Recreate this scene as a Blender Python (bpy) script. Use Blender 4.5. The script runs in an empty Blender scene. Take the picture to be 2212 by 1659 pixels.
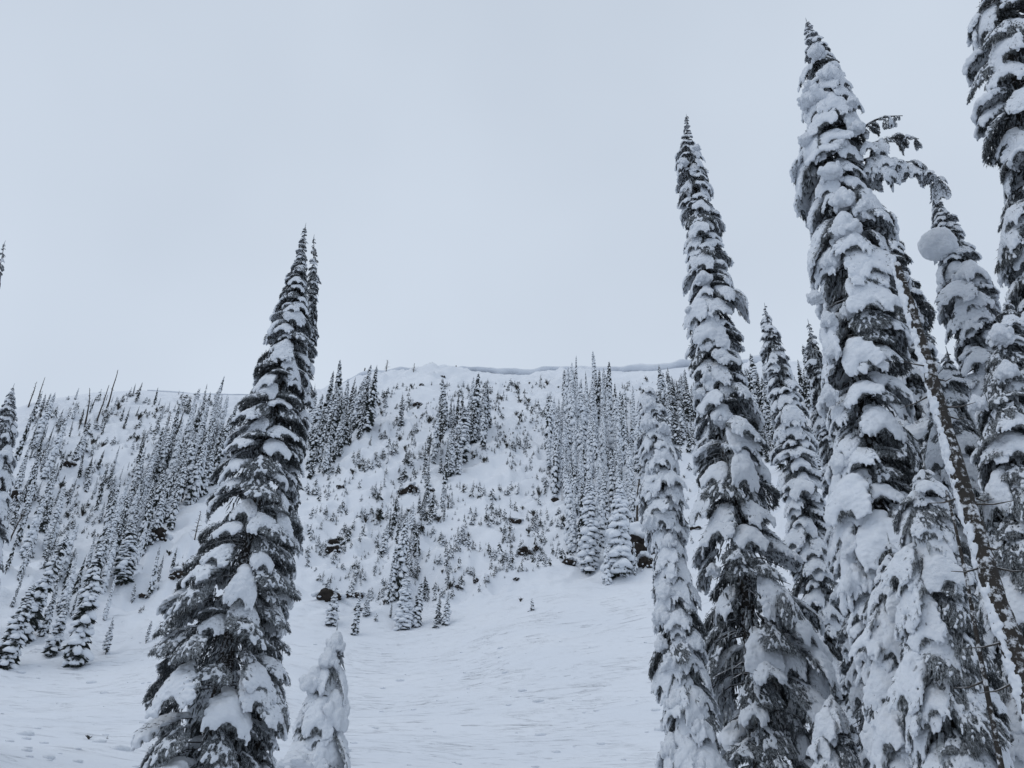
import bpy, math, random
import numpy as np
from mathutils import Vector, Matrix, noise as mnoise

random.seed(7)
rng = np.random.RandomState(11)
SC = bpy.context.scene
COL = SC.collection
PI = math.pi

# ------------------------------------------------------------------ camera
PITCH = math.radians(31.0)
ROLL = math.radians(1.6)
FPX = 1884.0                        # focal length in pixels of a 2212 px wide picture
CX, CY = 1106.0, 829.5
Fw = np.array([0, math.cos(PITCH), math.sin(PITCH)])
_R = np.array([1.0, 0, 0]); _U = np.array([0, -math.sin(PITCH), math.cos(PITCH)])
Rt = _R * math.cos(ROLL) + _U * math.sin(ROLL)
Up = _U * math.cos(ROLL) - _R * math.sin(ROLL)
cam = bpy.data.cameras.new('camera')
cam.sensor_width = 36.0
cam.lens = 36.0 * FPX / 2212.0
cam.clip_start = 0.1
cam.clip_end = 3000
camo = bpy.data.objects.new('camera', cam)
COL.objects.link(camo)
camo.matrix_world = Matrix(((Rt[0], Up[0], -Fw[0], 0), (Rt[1], Up[1], -Fw[1], 0), (Rt[2], Up[2], -Fw[2], 0), (0, 0, 0, 1)))
SC.camera = camo

# ------------------------------------------------------------------ light
SUN_EL, SUN_AZ = math.radians(52), math.radians(-120)      # azimuth from +Y towards +X
world = bpy.data.worlds.new('World')
SC.world = world
world.use_nodes = True
nt = world.node_tree
for n in list(nt.nodes): nt.nodes.remove(n)
wo = nt.nodes.new('ShaderNodeOutputWorld')
bg = nt.nodes.new('ShaderNodeBackground')
bg.inputs['Strength'].default_value = 0.1
sky = nt.nodes.new('ShaderNodeTexSky')
sky.sky_type = 'NISHITA'
sky.sun_disc = False
sky.sun_elevation = SUN_EL
sky.sun_rotation = SUN_AZ
sky.dust_density = 3.0
mixw = nt.nodes.new('ShaderNodeMix'); mixw.data_type = 'RGBA'; mixw.clamp_result = False
mixw.inputs['Factor'].default_value = 0.93
tcw = nt.nodes.new('ShaderNodeTexCoord')
nzw = nt.nodes.new('ShaderNodeTexNoise'); nzw.inputs['Scale'].default_value = 2.2; nzw.inputs['Detail'].default_value = 3
rmp = nt.nodes.new('ShaderNodeValToRGB')                    # the cloud deck: barely varied pale grey blue
rmp.color_ramp.elements[0].position = 0.3; rmp.color_ramp.elements[1].position = 0.7
rmp.color_ramp.elements[0].color = (0.533, 0.602, 0.698, 1); rmp.color_ramp.elements[1].color = (0.597, 0.670, 0.768, 1)
sepw = nt.nodes.new('ShaderNodeSeparateXYZ')
mrw = nt.nodes.new('ShaderNodeMapRange')
mrw.inputs['From Min'].default_value = 0.45; mrw.inputs['From Max'].default_value = 0.95
mrw.inputs['To Min'].default_value = 11.35; mrw.inputs['To Max'].default_value = 10.35
vmw = nt.nodes.new('ShaderNodeVectorMath'); vmw.operation = 'SCALE'
L = nt.links.new
L(tcw.outputs['Generated'], nzw.inputs['Vector']); L(nzw.outputs['Fac'], rmp.inputs['Fac'])
L(tcw.outputs['Generated'], sepw.inputs[0]); L(sepw.outputs['Z'], mrw.inputs['Value'])
L(rmp.outputs['Color'], vmw.inputs[0]); L(mrw.outputs['Result'], vmw.inputs['Scale'])
L(sky.outputs['Color'], mixw.inputs['A']); L(vmw.outputs[0], mixw.inputs['B'])
L(mixw.outputs['Result'], bg.inputs['Color']); L(bg.outputs[0], wo.inputs['Surface'])
sl = bpy.data.lights.new('sun', 'SUN')
sl.energy = 0.5; sl.angle = math.radians(35); sl.color = (1.0, 0.985, 0.97)
so = bpy.data.objects.new('sun', sl); COL.objects.link(so)
sd = Vector((math.cos(SUN_EL) * math.sin(SUN_AZ), math.cos(SUN_EL) * math.cos(SUN_AZ), math.sin(SUN_EL)))
so.rotation_euler = sd.to_track_quat('Z', 'Y').to_euler(); so.location = sd * 50
SC.view_settings.view_transform = 'Standard'
SC.view_settings.look = 'None'
SC.view_settings.gamma = 1
SC.view_settings.exposure = 0.0
SC.view_settings.use_curve_mapping = False

# ------------------------------------------------------------------ materials
def new_mat(name):
    m = bpy.data.materials.new(name); m.use_nodes = True
    return m, m.node_tree, m.node_tree.nodes['Principled BSDF']

def mat_snow(name, col, bump_scale, bump, streak=False, ps=3.0):
    m, t, p = new_mat(name)
    p.inputs['Roughness'].default_value = 0.75
    p.inputs['Specular IOR Level'].default_value = 0.15
    tc = t.nodes.new('ShaderNodeTexCoord')
    n1 = t.nodes.new('ShaderNodeTexNoise'); n1.inputs['Scale'].default_value = bump_scale; n1.inputs['Detail'].default_value = 6
    n1.inputs['Roughness'].default_value = 0.6
    n2 = t.nodes.new('ShaderNodeTexNoise'); n2.inputs['Scale'].default_value = ps; n2.inputs['Detail'].default_value = 3
    cr = t.nodes.new('ShaderNodeValToRGB')
    cr.color_ramp.elements[0].color = (col[0] * .955, col[1] * .962, col[2] * .972, 1)
    cr.color_ramp.elements[1].color = (*col, 1)
    cr.color_ramp.elements[0].position = .35; cr.color_ramp.elements[1].position = .65
    k = t.links.new
    src = tc.outputs['Object']
    k(src, n1.inputs['Vector']); k(src, n2.inputs['Vector']); k(n2.outputs['Fac'], cr.inputs['Fac']); k(cr.outputs['Color'], p.inputs['Base Color'])
    b = t.nodes.new('ShaderNodeBump'); b.inputs['Strength'].default_value = bump; b.inputs['Distance'].default_value = 0.05
    k(n1.outputs['Fac'], b.inputs['Height']); last = b
    if streak:                                   # wind and ski marks: long low ridges running across the slope
        for sc_, rot, st, dist, lo, hi in (((0.26, 1.3, 1.3), 10, 1.0, .20, .57, .76), ((0.75, 3.2, 3.2), 16, 1.0, .085, .52, .72), ((0.55, 2.2, 2.2), -7, 1.0, .13, .60, .76)):
            mp = t.nodes.new('ShaderNodeMapping'); mp.inputs['Scale'].default_value = sc_; mp.inputs['Rotation'].default_value = (0, math.radians(rot) * .6, math.radians(rot * 1.5))
            ns = t.nodes.new('ShaderNodeTexNoise'); ns.inputs['Scale'].default_value = 1.0; ns.inputs['Detail'].default_value = 3; ns.inputs['Distortion'].default_value = .9
            mr = t.nodes.new('ShaderNodeMapRange'); mr.interpolation_type = 'SMOOTHSTEP'
            mr.inputs['From Min'].default_value = lo; mr.inputs['From Max'].default_value = hi; mr.inputs['To Min'].default_value = 0; mr.inputs['To Max'].default_value = -1
            bb = t.nodes.new('ShaderNodeBump'); bb.inputs['Strength'].default_value = st; bb.inputs['Distance'].default_value = dist
            ln = t.nodes.new('ShaderNodeVectorMath'); ln.operation = 'LENGTH'; k(src, ln.inputs[0])     # skied apron below, untouched face above
            fd = t.nodes.new('ShaderNodeMapRange'); fd.inputs['From Min'].default_value = 85; fd.inputs['From Max'].default_value = 112; fd.inputs['To Min'].default_value = st; fd.inputs['To Max'].default_value = .12
            k(ln.outputs['Value'], fd.inputs['Value'])
            pn = t.nodes.new('ShaderNodeTexNoise'); pn.inputs['Scale'].default_value = .16 + .05 * abs(rot) / 10; pn.inputs['Detail'].default_value = 2; k(src, pn.inputs['Vector'])
            pm = t.nodes.new('ShaderNodeMapRange'); pm.inputs['From Min'].default_value = .40; pm.inputs['From Max'].default_value = .60; pm.inputs['To Min'].default_value = .12; k(pn.outputs['Fac'], pm.inputs['Value'])
            pp = t.nodes.new('ShaderNodeMath'); pp.operation = 'MULTIPLY'; k(pm.outputs['Result'], pp.inputs[0]); k(fd.outputs['Result'], pp.inputs[1]); k(pp.outputs[0], bb.inputs['Strength'])
            k(src, mp.inputs['Vector']); k(mp.outputs['Vector'], ns.inputs['Vector']); k(ns.outputs['Fac'], mr.inputs['Value'])
            k(mr.outputs['Result'], bb.inputs['Height']); k(last.outputs['Normal'], bb.inputs['Normal']); last = bb
    k(last.outputs['Normal'], p.inputs['Normal'])
    return m

M_GROUND = mat_snow('slope snow', (.735, .765, .81), 1.4, .8, streak=True, ps=.12)
M_SNOW = mat_snow('tree snow', (.735, .765, .805), 9, .6)
M_SNOWFAR = mat_snow('distant tree snow', (.735, .765, .805), 9, .2)

def mat_mix(name, dark, dark2, frost, lo, hi, scale, updir=.35):
    """dark matter dusted with rime: the crust sits on the upper faces and in patches"""
    m, t, p = new_mat(name)
    p.inputs['Roughness'].default_value = 0.8
    p.inputs['Specular IOR Level'].default_value = 0.12
    k = t.links.new
    tc = t.nodes.new('ShaderNodeTexCoord'); g = t.nodes.new('ShaderNodeNewGeometry')
    n = t.nodes.new('ShaderNodeTexNoise'); n.inputs['Scale'].default_value = scale; n.inputs['Detail'].default_value = 5; n.inputs['Roughness'].default_value = .65
    n2 = t.nodes.new('ShaderNodeTexNoise'); n2.inputs['Scale'].default_value = scale * .37; n2.inputs['Detail'].default_value = 2
    k(tc.outputs['Object'], n.inputs['Vector']); k(tc.outputs['Object'], n2.inputs['Vector'])
    s = t.nodes.new('ShaderNodeSeparateXYZ'); k(g.outputs['Normal'], s.inputs[0])
    a = t.nodes.new('ShaderNodeMath'); a.operation = 'MULTIPLY_ADD'; k(s.outputs['Z'], a.inputs[0]); a.inputs[1].default_value = updir; k(n.outputs['Fac'], a.inputs[2])
    mr = t.nodes.new('ShaderNodeMapRange'); mr.interpolation_type = 'SMOOTHSTEP'
    mr.inputs['From Min'].default_value = lo; mr.inputs['From Max'].default_value = hi
    k(a.outputs[0], mr.inputs['Value'])
    c1 = t.nodes.new('ShaderNodeMix'); c1.data_type = 'RGBA'
    c1.inputs['A'].default_value = (*dark, 1); c1.inputs['B'].default_value = (*dark2, 1); k(n2.outputs['Fac'], c1.inputs['Factor'])
    c2 = t.nodes.new('ShaderNodeMix'); c2.data_type = 'RGBA'
    k(mr.outputs['Result'], c2.inputs['Factor']); k(c1.outputs['Result'], c2.inputs['A']); c2.inputs['B'].default_value = (*frost, 1)
    k(c2.outputs['Result'], p.inputs['Base Color'])
    b = t.nodes.new('ShaderNodeBump'); b.inputs['Strength'].default_value = .5; b.inputs['Distance'].default_value = .02
    k(n.outputs['Fac'], b.inputs['Height']); k(b.outputs['Normal'], p.inputs['Normal'])
    return m

M_NEEDLE = mat_mix('rimed needles', (.042, .048, .051), (.075, .081, .080), (.46, .49, .52), .36, .84, 19)
M_BRANCH = mat_mix('rimed branch', (.035, .032, .030), (.06, .055, .05), (.62, .64, .67), .40, .75, 9, .45)
M_NEEDLEFAR = mat_mix('distant needles', (.022, .030, .028), (.040, .046, .040), (.42, .44, .47), .72, 1.1, 40)
M_BARK = mat_mix('bark', (.022, .021, .020), (.060, .052, .045), (.58, .60, .63), .52, .64, 13, .15)
M_DEAD = mat_mix('dead wood', (.05, .045, .042), (.09, .08, .07), (.6, .62, .65), .62, .9, 9, .3)
M_ROCK = mat_mix('dark rock', (.016, .014, .013), (.042, .035, .030), (.66, .69, .73), .86, .98, 1.6, .42)

# ------------------------------------------------------------------ helpers
def tag(o, label=None, cat=None, group=None, kind=None):
    if label: o['label'] = label
    if cat: o['category'] = cat
    if group: o['group'] = group
    if kind: o['kind'] = kind
    return o

def mk_mesh(name, V, F, mats, fm=None, smooth=False):
    me = bpy.data.meshes.new(name)
    me.from_pydata([tuple(v) for v in V] if not isinstance(V, list) else V, [], F)
    for m in mats: me.materials.append(m)
    if fm is not None: me.polygons.foreach_set('material_index', fm)
    if smooth is True: me.polygons.foreach_set('use_smooth', [True] * len(F))
    elif smooth is not False: me.polygons.foreach_set('use_smooth', smooth)
    me.update()
    return me

def link(name, me, parent=None, loc=None, mat=None):
    o = bpy.data.objects.new(name, me); COL.objects.link(o)
    if parent is not None: o.parent = parent
    if loc is not None: o.location = loc
    if mat is not None: o.matrix_basis = mat
    return o

class MB:
    """mesh collector"""
    def __init__(s): s.V = []; s.F = []; s.M = []; s.S = []
    def add(s, V, F, m=0, smooth=False):
        b = len(s.V); s.V.extend(tuple(map(float, v)) for v in V)
        for f in F: s.F.append(tuple(i + b for i in f)); s.M.append(m); s.S.append(smooth)
    def mesh(s, name, mats): return mk_mesh(name, s.V, s.F, mats, s.M, s.S)

def ico(sub):
    import bmesh
    bm = bmesh.new(); bmesh.ops.create_icosphere(bm, subdivisions=sub, radius=1.0)
    V = np.array([v.co[:] for v in bm.verts]); F = [tuple(v.index for v in f.verts) for f in bm.faces]; bm.free()
    return V, F
ICO1, ICO1F = ico(1); ICO2, ICO2F = ico(2); ICO3, ICO3F = ico(3)

def frame(d):
    d = np.asarray(d, float); d = d / (np.linalg.norm(d) + 1e-9)
    a = np.array([0, 0, 1.0]) if abs(d[2]) < .95 else np.array([1.0, 0, 0])
    u = np.cross(a, d); u /= np.linalg.norm(u); v = np.cross(d, u)
    return d, u, v

def tube(mb, pts, rad, n=6, m=0, smooth=True, rough=0.0):
    V = []; F = []
    pts = [np.asarray(p, float) for p in pts]
    for i, p in enumerate(pts):
        d = pts[min(i + 1, len(pts) - 1)] - pts[max(i - 1, 0)]
        _, u, v = frame(d)
        for k in range(n):
            a = 2 * PI * k / n
            r = rad[i] * (1 + rough * random.uniform(-1, 1))
            V.append(p + (u * math.cos(a) + v * math.sin(a)) * r)
    for i in range(len(pts) - 1):
        for k in range(n):
            F.append((i * n + k, i * n + (k + 1) % n, (i + 1) * n + (k + 1) % n, (i + 1) * n + k))
    F.append(tuple(range(n))[::-1]); F.append(tuple((len(pts) - 1) * n + k for k in range(n)))
    mb.add(V, F, m, smooth)

def pnoise(x, y, seed=0):
    """vectorised gradient noise"""
    r = np.random.RandomState(seed); ang = r.rand(256) * 2 * PI; perm = r.permutation(256)
    xi = np.floor(x).astype(int); yi = np.floor(y).astype(int); xf = x - xi; yf = y - yi
    def g(ix, iy, dx, dy):
        h = perm[(perm[ix & 255] + iy) & 255]; return np.cos(ang[h]) * dx + np.sin(ang[h]) * dy
    u = xf ** 3 * (xf * (xf * 6 - 15) + 10); v = yf ** 3 * (yf * (yf * 6 - 15) + 10)
    a = g(xi, yi, xf, yf); b = g(xi + 1, yi, xf - 1, yf); c = g(xi, yi + 1, xf, yf - 1); d = g(xi + 1, yi + 1, xf - 1, yf - 1)
    return (a + u * (b - a) + v * (c + u * (d - c) - a - u * (b - a))) * 1.4

def pray(px, py):
    d = Rt * (px - CX) + Up * (CY - py) + Fw * FPX
    return d / np.linalg.norm(d)
def azel(px, py):
    d = pray(px, py); return math.atan2(d[0], d[1]), math.asin(d[2])

# ------------------------------------------------------------------ terrain
crest_px = [(-60, 905), (0, 893), (50, 876), (100, 862), (200, 848), (300, 842), (420, 850), (500, 853), (600, 852), (680, 846), (735, 832),
            (775, 812), (800, 806), (900, 806), (1000, 803), (1060, 806), (1120, 812), (1160, 808), (1230, 802), (1300, 806), (1400, 800), (1450, 795),
            (1500, 790), (1600, 785), (1700, 780), (1900, 775), (2212, 770)]
break_px = [(0, 1450), (180, 1440), (330, 1390), (450, 1340), (640, 1330), (800, 1345), (870, 1365), (1000, 1330), (1100, 1278), (1200, 1258), (1310, 1265),
            (1420, 1240), (1600, 1200), (1900, 1200), (2212, 1200)]
ca = np.array([azel(*p) for p in crest_px]); ba = np.array([azel(*p) for p in break_px])
def el_crest(a): return np.interp(a, ca[:, 0], ca[:, 1])
_ag = np.linspace(-.9, .9, 721); _kg = np.exp(-.5 * (np.arange(-60, 61) / 22.) ** 2); _kg /= _kg.sum()
_bg = np.convolve(np.pad(np.interp(_ag, ba[:, 0], ba[:, 1]), 60, mode='edge'), _kg, mode='valid')
def el_break(a): return np.interp(a, _ag, _bg)
def r_crest(a): return 196 + 8 * np.sin(a * 5 + 1.0) + 2.5 * np.sin(a * 23)
def r_break(a): return 88 + 6 * np.sin(a * 4 + 1.6)
def smooth01(x): x = np.clip(x, 0, 1); return x * x * (3 - 2 * x)

def terrain(a, r):
    a = np.asarray(a, float); r = np.asarray(r, float)
    ac = np.clip(a, -.72, .72)
    rb, rc = r_break(ac), r_crest(ac)
    zb, zc = rb * np.tan(el_break(ac)), rc * np.tan(el_crest(ac))
    z40 = 40 * math.tan(math.radians(7.0)) * np.ones_like(ac)
    # foot: 0..40 m, apron: 40..break, face: break..crest
    z_foot = -1.7 + (z40 + 1.7) * (np.clip(r, 0, 40) / 40) ** 1.45
    t = np.clip((r - 40) / (rb - 40), 0, 1)
    m0 = 1.45 * (z40 + 1.7) / 40 * (rb - 40); m1 = (zc - zb) / (rc - rb) * (rb - 40) * .62
    z_ap = (2 * t ** 3 - 3 * t ** 2 + 1) * z40 + (t ** 3 - 2 * t ** 2 + t) * m0 + (-2 * t ** 3 + 3 * t ** 2) * zb + (t ** 3 - t ** 2) * m1
    s = np.clip((r - rb) / (rc - rb), 0, 1)
    z_face = zb + (zc - zb) * (s + .035 * np.sin(s * PI) * np.sin(a * 7 + 2) - .02 * np.sin(2 * PI * s))
    z = np.where(r < 40, z_foot, np.where(r < rb, z_ap, z_face))
    over = np.clip(r - rc, 0, None)
    z = np.where(r > rc, zc - 0.25 * over, z)
    x = r * np.sin(a); y = r * np.cos(a)
    face = smooth01((r - rb + 6) / 14) * (1 - smooth01((r - rc + 14) / 14))
    big = pnoise(x / 26, y / 30, 3) * 2.2 + pnoise(x / 12, y / 14, 4) * 1.0
    pil = (1 - np.abs(pnoise(x / 6.5, y / 5.5, 5)) * 2) * .75 + (1 - np.abs(pnoise(x / 3.1, y / 2.6, 6)) * 2) * .42 + pnoise(x / 1.4, y / 1.2, 7) * .24
    # ledges that step across the face
    lv = (z + 2.0 * pnoise(x / 30, y / 30, 8)) / 9.5
    led = (smooth01((lv - np.floor(lv)) * 1.7 - .35) - (lv - np.floor(lv))) * 3.6 * smooth01(.5 + 1.5 * pnoise(x / 22, y / 22, 9))
    z = z + face * (big * .8 + pil * (1.1 + 1.7 * smooth01(.5 + pnoise(x / 25, y / 25, 10) * 1.3)) + led)
    ap = smooth01((r - 10) / 20) * (1 - smooth01((r - rb) / 10))
    z = z + ap * (pnoise(x / 9, y / 7, 12) * .40 + pnoise(x / 3.6, (y - .25 * x) / 1.8, 13) * .10 + pnoise(x / 1.5, (y - .3 * x) / .8, 14) * .02)
    return z

az_f = np.radians(np.concatenate([np.arange(-180, -46, 6.0), np.arange(-46, 46, .125), np.arange(46, 181, 6.0)]))
r_f = np.concatenate([np.array([0.3]), np.arange(2, 30, 1.0), np.arange(30, 100, .28), np.arange(100, 214, .36), np.array([216, 220, 228, 240, 260, 300])])
A, Rr = np.meshgrid(az_f, r_f)
Z = terrain(A, Rr)
nA, nR = len(az_f), len(r_f)
Vt = np.stack([Rr * np.sin(A), Rr * np.cos(A), Z], -1).reshape(-1, 3)
me = bpy.data.meshes.new('snow_slope')
i = np.arange(nR - 1)[:, None] * nA + np.arange(nA - 1)[None, :]
Q = np.stack([i, i + 1, i + nA + 1, i + nA], -1).reshape(-1, 4)[:, ::-1]
me.vertices.add(len(Vt)); me.vertices.foreach_set('co', Vt.ravel())
me.loops.add(Q.size); me.loops.foreach_set('vertex_index', Q.ravel())
me.polygons.add(len(Q)); me.polygons.foreach_set('loop_start', np.arange(0, Q.size, 4)); me.polygons.foreach_set('loop_total', np.full(len(Q), 4))
me.polygons.foreach_set('use_smooth', [True] * len(Q))
me.update(); me.validate(); me.materials.append(M_GROUND)
tag(link('snow_slope', me), kind='structure')

# fallen clumps and wind lumps lying on the apron
_rs = np.arange(26, 206, .25)
def hit(px, py):
    """where the sight line through a picture point meets the slope"""
    a, e = azel(px, py)
    z = terrain(np.full_like(_rs, a), _rs); k = np.nonzero(z >= _rs * math.tan(e))[0]
    if len(k) == 0: return None
    r = _rs[k[0]]
    return np.array([r * math.sin(a), r * math.cos(a), float(terrain(np.array([a]), np.array([r]))[0])]), r

_cl = random.Random(31); _lump = MB()
for _ in range(110):
    h_ = hit(_cl.choice((_cl.uniform(640, 1460), _cl.uniform(0, 420))), _cl.uniform(1380, 1659))
    if h_ is None: continue
    P_, r_ = h_; s_ = _cl.uniform(.05, .16) * _cl.choice((1, 1, 1, 2.2)); q_ = [P_ + np.array(v) * np.array((s_ * 1.4, s_, s_ * .55)) * (1 + .3 * mnoise.noise(Vector(v * 1.5 + P_))) for v in ICO1]
    _lump.add(q_, ICO1F, 0, True)
tag(link('fallen_snow_clumps', _lump.mesh('fallen_snow_clumps', [M_SNOW])), 'small lumps of fallen snow scattered over the open slope', 'snow', kind='stuff')

# cornice: overhanging lip of wind packed snow along the crest
def cornice(px0, px1, sc=1.0, name='cornice'):
    a0, a1 = azel(px0, 800)[0], azel(px1, 800)[0]
    n = 420; rows = []
    for i in range(n):
        a = a0 + (a1 - a0) * i / (n - 1)
        end = min(1, min(i, n - 1 - i) / 14)
        rc = float(r_crest(a)); zc = float(terrain(np.array([a]), np.array([rc]))[0])
        u = a * 196
        nz = lambda s, k: float(pnoise(np.array([u / s]), np.array([.5 + k]), 20 + k)[0])
        th = (2.3 + 1.8 * nz(9, 1) + 1.1 * nz(3.3, 2)) * (.25 + .75 * end); th = max(th, .5) * sc
        ov = (2.5 + 1.5 * nz(9, 3) + .9 * nz(3.0, 4)) * (.2 + .8 * end)
        top = max(.35, .85 + 1.5 * nz(12, 5) + .5 * nz(4.0, 6))
        ov *= sc; top *= sc
        prof = [(9, -2.6), (5, -.6), (2.5, top * .6), (1, top), (-ov * .6, top - .1), (-ov, top - .45 * th * .6), (-ov * .97, top - th * .5), (-ov * .72, top - th * .72),
                (-ov * .3, top - th * .85), (.4, top - th * 1.1), (2.2, top - th * 1.9)]
        rows.append([((rc + dr) * math.sin(a), (rc + dr) * math.cos(a), zc + dz + .0) for dr, dz in prof])
    k = len(rows[0]); V = [p for r in rows for p in r]
    F = [(i * k + j, i * k + j + 1, (i + 1) * k + j + 1, (i + 1) * k + j) for i in range(n - 1) for j in range(k - 1)]
    o = link(name, mk_mesh(name, V, F, [M_GROUND], None, True)); tag(o, kind='structure')
cornice(742, 1700, .85)
cornice(330, 560, .16)

# ------------------------------------------------------------------ bough kit (shared meshes)
def spine(th0, th1, n=24):
    P = [np.zeros(3)]; T = []
    for i in range(n):
        t = (i + .5) / n; th = math.radians(th0 + (th1 - th0) * t ** 1.2)
        d = np.array([math.cos(th), 0, math.sin(th)]); T.append(d); P.append(P[-1] + d / n)
    return np.array(P), np.array(T)

class Bough:
    def __init__(s, th0, th1, width, seed):
        s.P, s.T = spine(th0, th1); s.w = width; s.r = random.Random(seed)
        s.reach = float(s.P[-1][0]); s.drop = float(-s.P[-1][2])
    def pt(s, t, v):
        """point on the sprays: t along the spine, v sideways"""
        k = min(max(t, 0), 1) * 24; i = min(int(k), 23); p = s.P[i] + (s.P[i + 1] - s.P[i]) * (k - i)
        tx = s.T[i]
        return p + np.array([0, v, 0]) + tx * abs(v) * .45 + np.array([0, 0, -1.15 * v * v - .18 * abs(v)])
    def half(s, t): return s.w * (math.sin(PI * min(1, t * .92 + .06) ** .85) ** .7)

def needles_mesh(b, name, n=150, hang=.17):
    r = b.r; mb = MB()
    tube(mb, [b.pt(t, 0) for t in (0, .25, .5, .75, .95)], [.022, .017, .012, .008, .003], 5, 1)
    for k in range(7):                                              # side branches
        t = .15 + .11 * k; sgn = (-1) ** k
        tube(mb, [b.pt(t, 0), b.pt(t + .05, sgn * b.half(t) * .5), b.pt(t + .1, sgn * b.half(t) * .95)], [.010, .007, .003], 4, 1)
    for i in range(n):
        t = r.uniform(.05, 1.0) ** .8; h = b.half(t); v = r.uniform(-1, 1); v = math.copysign(abs(v) ** .75, v) * h
        p = b.pt(t, v); tx = b.T[min(int(t * 24), 23)]
        e = max(abs(v) / (h + .02), (t - .75) * 4)                   # sprigs at the rim reach out, the others hang
        d = tx * r.uniform(.1, .4 + .5 * e) + np.array([0, math.copysign(1, v) * r.uniform(.0, .6) * e, 0]) + np.array([0, 0, -r.uniform(.5, 1.5)]) + np.array([r.gauss(0, .2), r.gauss(0, .25), 0])
        d, u, w = frame(d)
        ln = hang * r.uniform(.35, 1.15); rad = r.uniform(.008, .014)
        p0 = p - d * .02; bend = np.array([0, 0, -.2 * ln])
        p1 = p0 + d * ln * .6; p2 = p0 + d * ln + bend
        V = []
        for q, rr in ((p0, rad * .7), (p1, rad)):
            for a in (0, 2.1, 4.2): V.append(q + (u * math.cos(a) + w * math.sin(a)) * rr)
        V.append(p2)
        mb.add(V, [(0, 1, 4, 3), (1, 2, 5, 4), (2, 0, 3, 5), (3, 4, 6), (4, 5, 6), (5, 3, 6)], 0)
        for j in range(4):                                          # side twiglets give the feathery edge
            f = r.uniform(.15, .9); q = p0 + d * ln * f; sd_ = u * r.choice((-1, 1)) * r.uniform(.5, 1) + w * r.uniform(-.6, .6) + d * .9 + np.array([0, 0, -.35])
            sd_, uu, ww = frame(sd_); l2 = .035 + ln * r.uniform(.1, .3); r2 = .0075
            mb.add([q + uu * r2, q - uu * r2 * .5 + ww * r2 * .87, q - uu * r2 * .5 - ww * r2 * .87, q + sd_ * l2], [(0, 1, 3), (1, 2, 3), (2, 0, 3)], 0)
    for i in range(110):                                            # needle tips that poke through the snow
        t = r.uniform(.1, 1.0); h = b.half(t); v = r.uniform(-1, 1) * h; p = b.pt(t, v) + np.array([0, 0, r.uniform(.01, .12)])
        d, u, w = frame(b.T[min(int(t * 24), 23)] + np.array([r.gauss(0, .4), r.gauss(0, .6), r.uniform(-.3, .5)])); l2 = r.uniform(.05, .11); r2 = r.uniform(.006, .012)
        mb.add([p + u * r2, p - u * r2 * .5 + w * r2 * .87, p - u * r2 * .5 - w * r2 * .87, p + d * l2], [(0, 1, 3), (1, 2, 3), (2, 0, 3)], 0)
    return mb.mesh(name, [M_NEEDLE, M_BRANCH])

def remesh(name, blobs, voxel, mat, smooth=4, nz=.012, nscale=9, seed=0, solid=True):
    """union of ellipsoids melted into one lump"""
    V = []; F = []
    for (c, ax, fr) in blobs:
        b = len(V); Wd = (ICO2 * np.array(ax)) @ np.array(fr) + np.array(c)
        V.extend(map(tuple, Wd)); F.extend(tuple(i + b for i in f) for f in ICO2F)
    me = mk_mesh('tmp', V, F, [mat]); o = link('tmp', me)
    m = o.modifiers.new('r', 'REMESH'); m.mode = 'VOXEL'; m.voxel_size = voxel; m.adaptivity = 0
    if smooth:
        m2 = o.modifiers.new('s', 'SMOOTH'); m2.factor = .6; m2.iterations = smooth
    dg = bpy.context.evaluated_depsgraph_get()
    out = bpy.data.meshes.new_from_object(o.evaluated_get(dg)); out.name = name
    bpy.data.objects.remove(o); bpy.data.meshes.remove(me)
    n = len(out.vertices); co = np.empty(n * 3); out.vertices.foreach_get('co', co); co = co.reshape(-1, 3)
    no = np.empty(n * 3); out.vertices.foreach_get('normal', no); no = no.reshape(-1, 3)
    off = Vector((seed * 3.1, 0, 0))
    if solid:
        import bmesh
        par = list(range(n))
        def find(a):
            while par[a] != a: par[a] = par[par[a]]; a = par[a]
            return a
        ed = np.empty(len(out.edges) * 2, int); out.edges.foreach_get('vertices', ed)
        for a, b in ed.reshape(-1, 2):
            a, b = find(int(a)), find(int(b))
            if a != b: par[a] = b
        rt = np.array([find(q) for q in range(n)]); big = np.bincount(rt).argmax(); bad = np.nonzero(rt != big)[0]
        if len(bad):
            bm = bmesh.new(); bm.from_mesh(out); bm.verts.ensure_lookup_table()
            bmesh.ops.delete(bm, geom=[bm.verts[int(q)] for q in bad], context='VERTS'); bm.to_mesh(out); bm.free()
            n = len(out.vertices); co = np.empty(n * 3); out.vertices.foreach_get('co', co); co = co.reshape(-1, 3)
            no = np.empty(n * 3); out.vertices.foreach_get('normal', no); no = no.reshape(-1, 3)
    for i in range(n):
        c = Vector(co[i])
        d = mnoise.noise(c * nscale + off) * nz + mnoise.noise(c * nscale * 2.7 + off) * nz * .75
        co[i] += no[i] * d
    out.vertices.foreach_set('co', co.ravel())
    out.polygons.foreach_set('use_smooth', [True] * len(out.polygons))
    if not out.materials: out.materials.append(mat)
    out.update()
    return out

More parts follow.
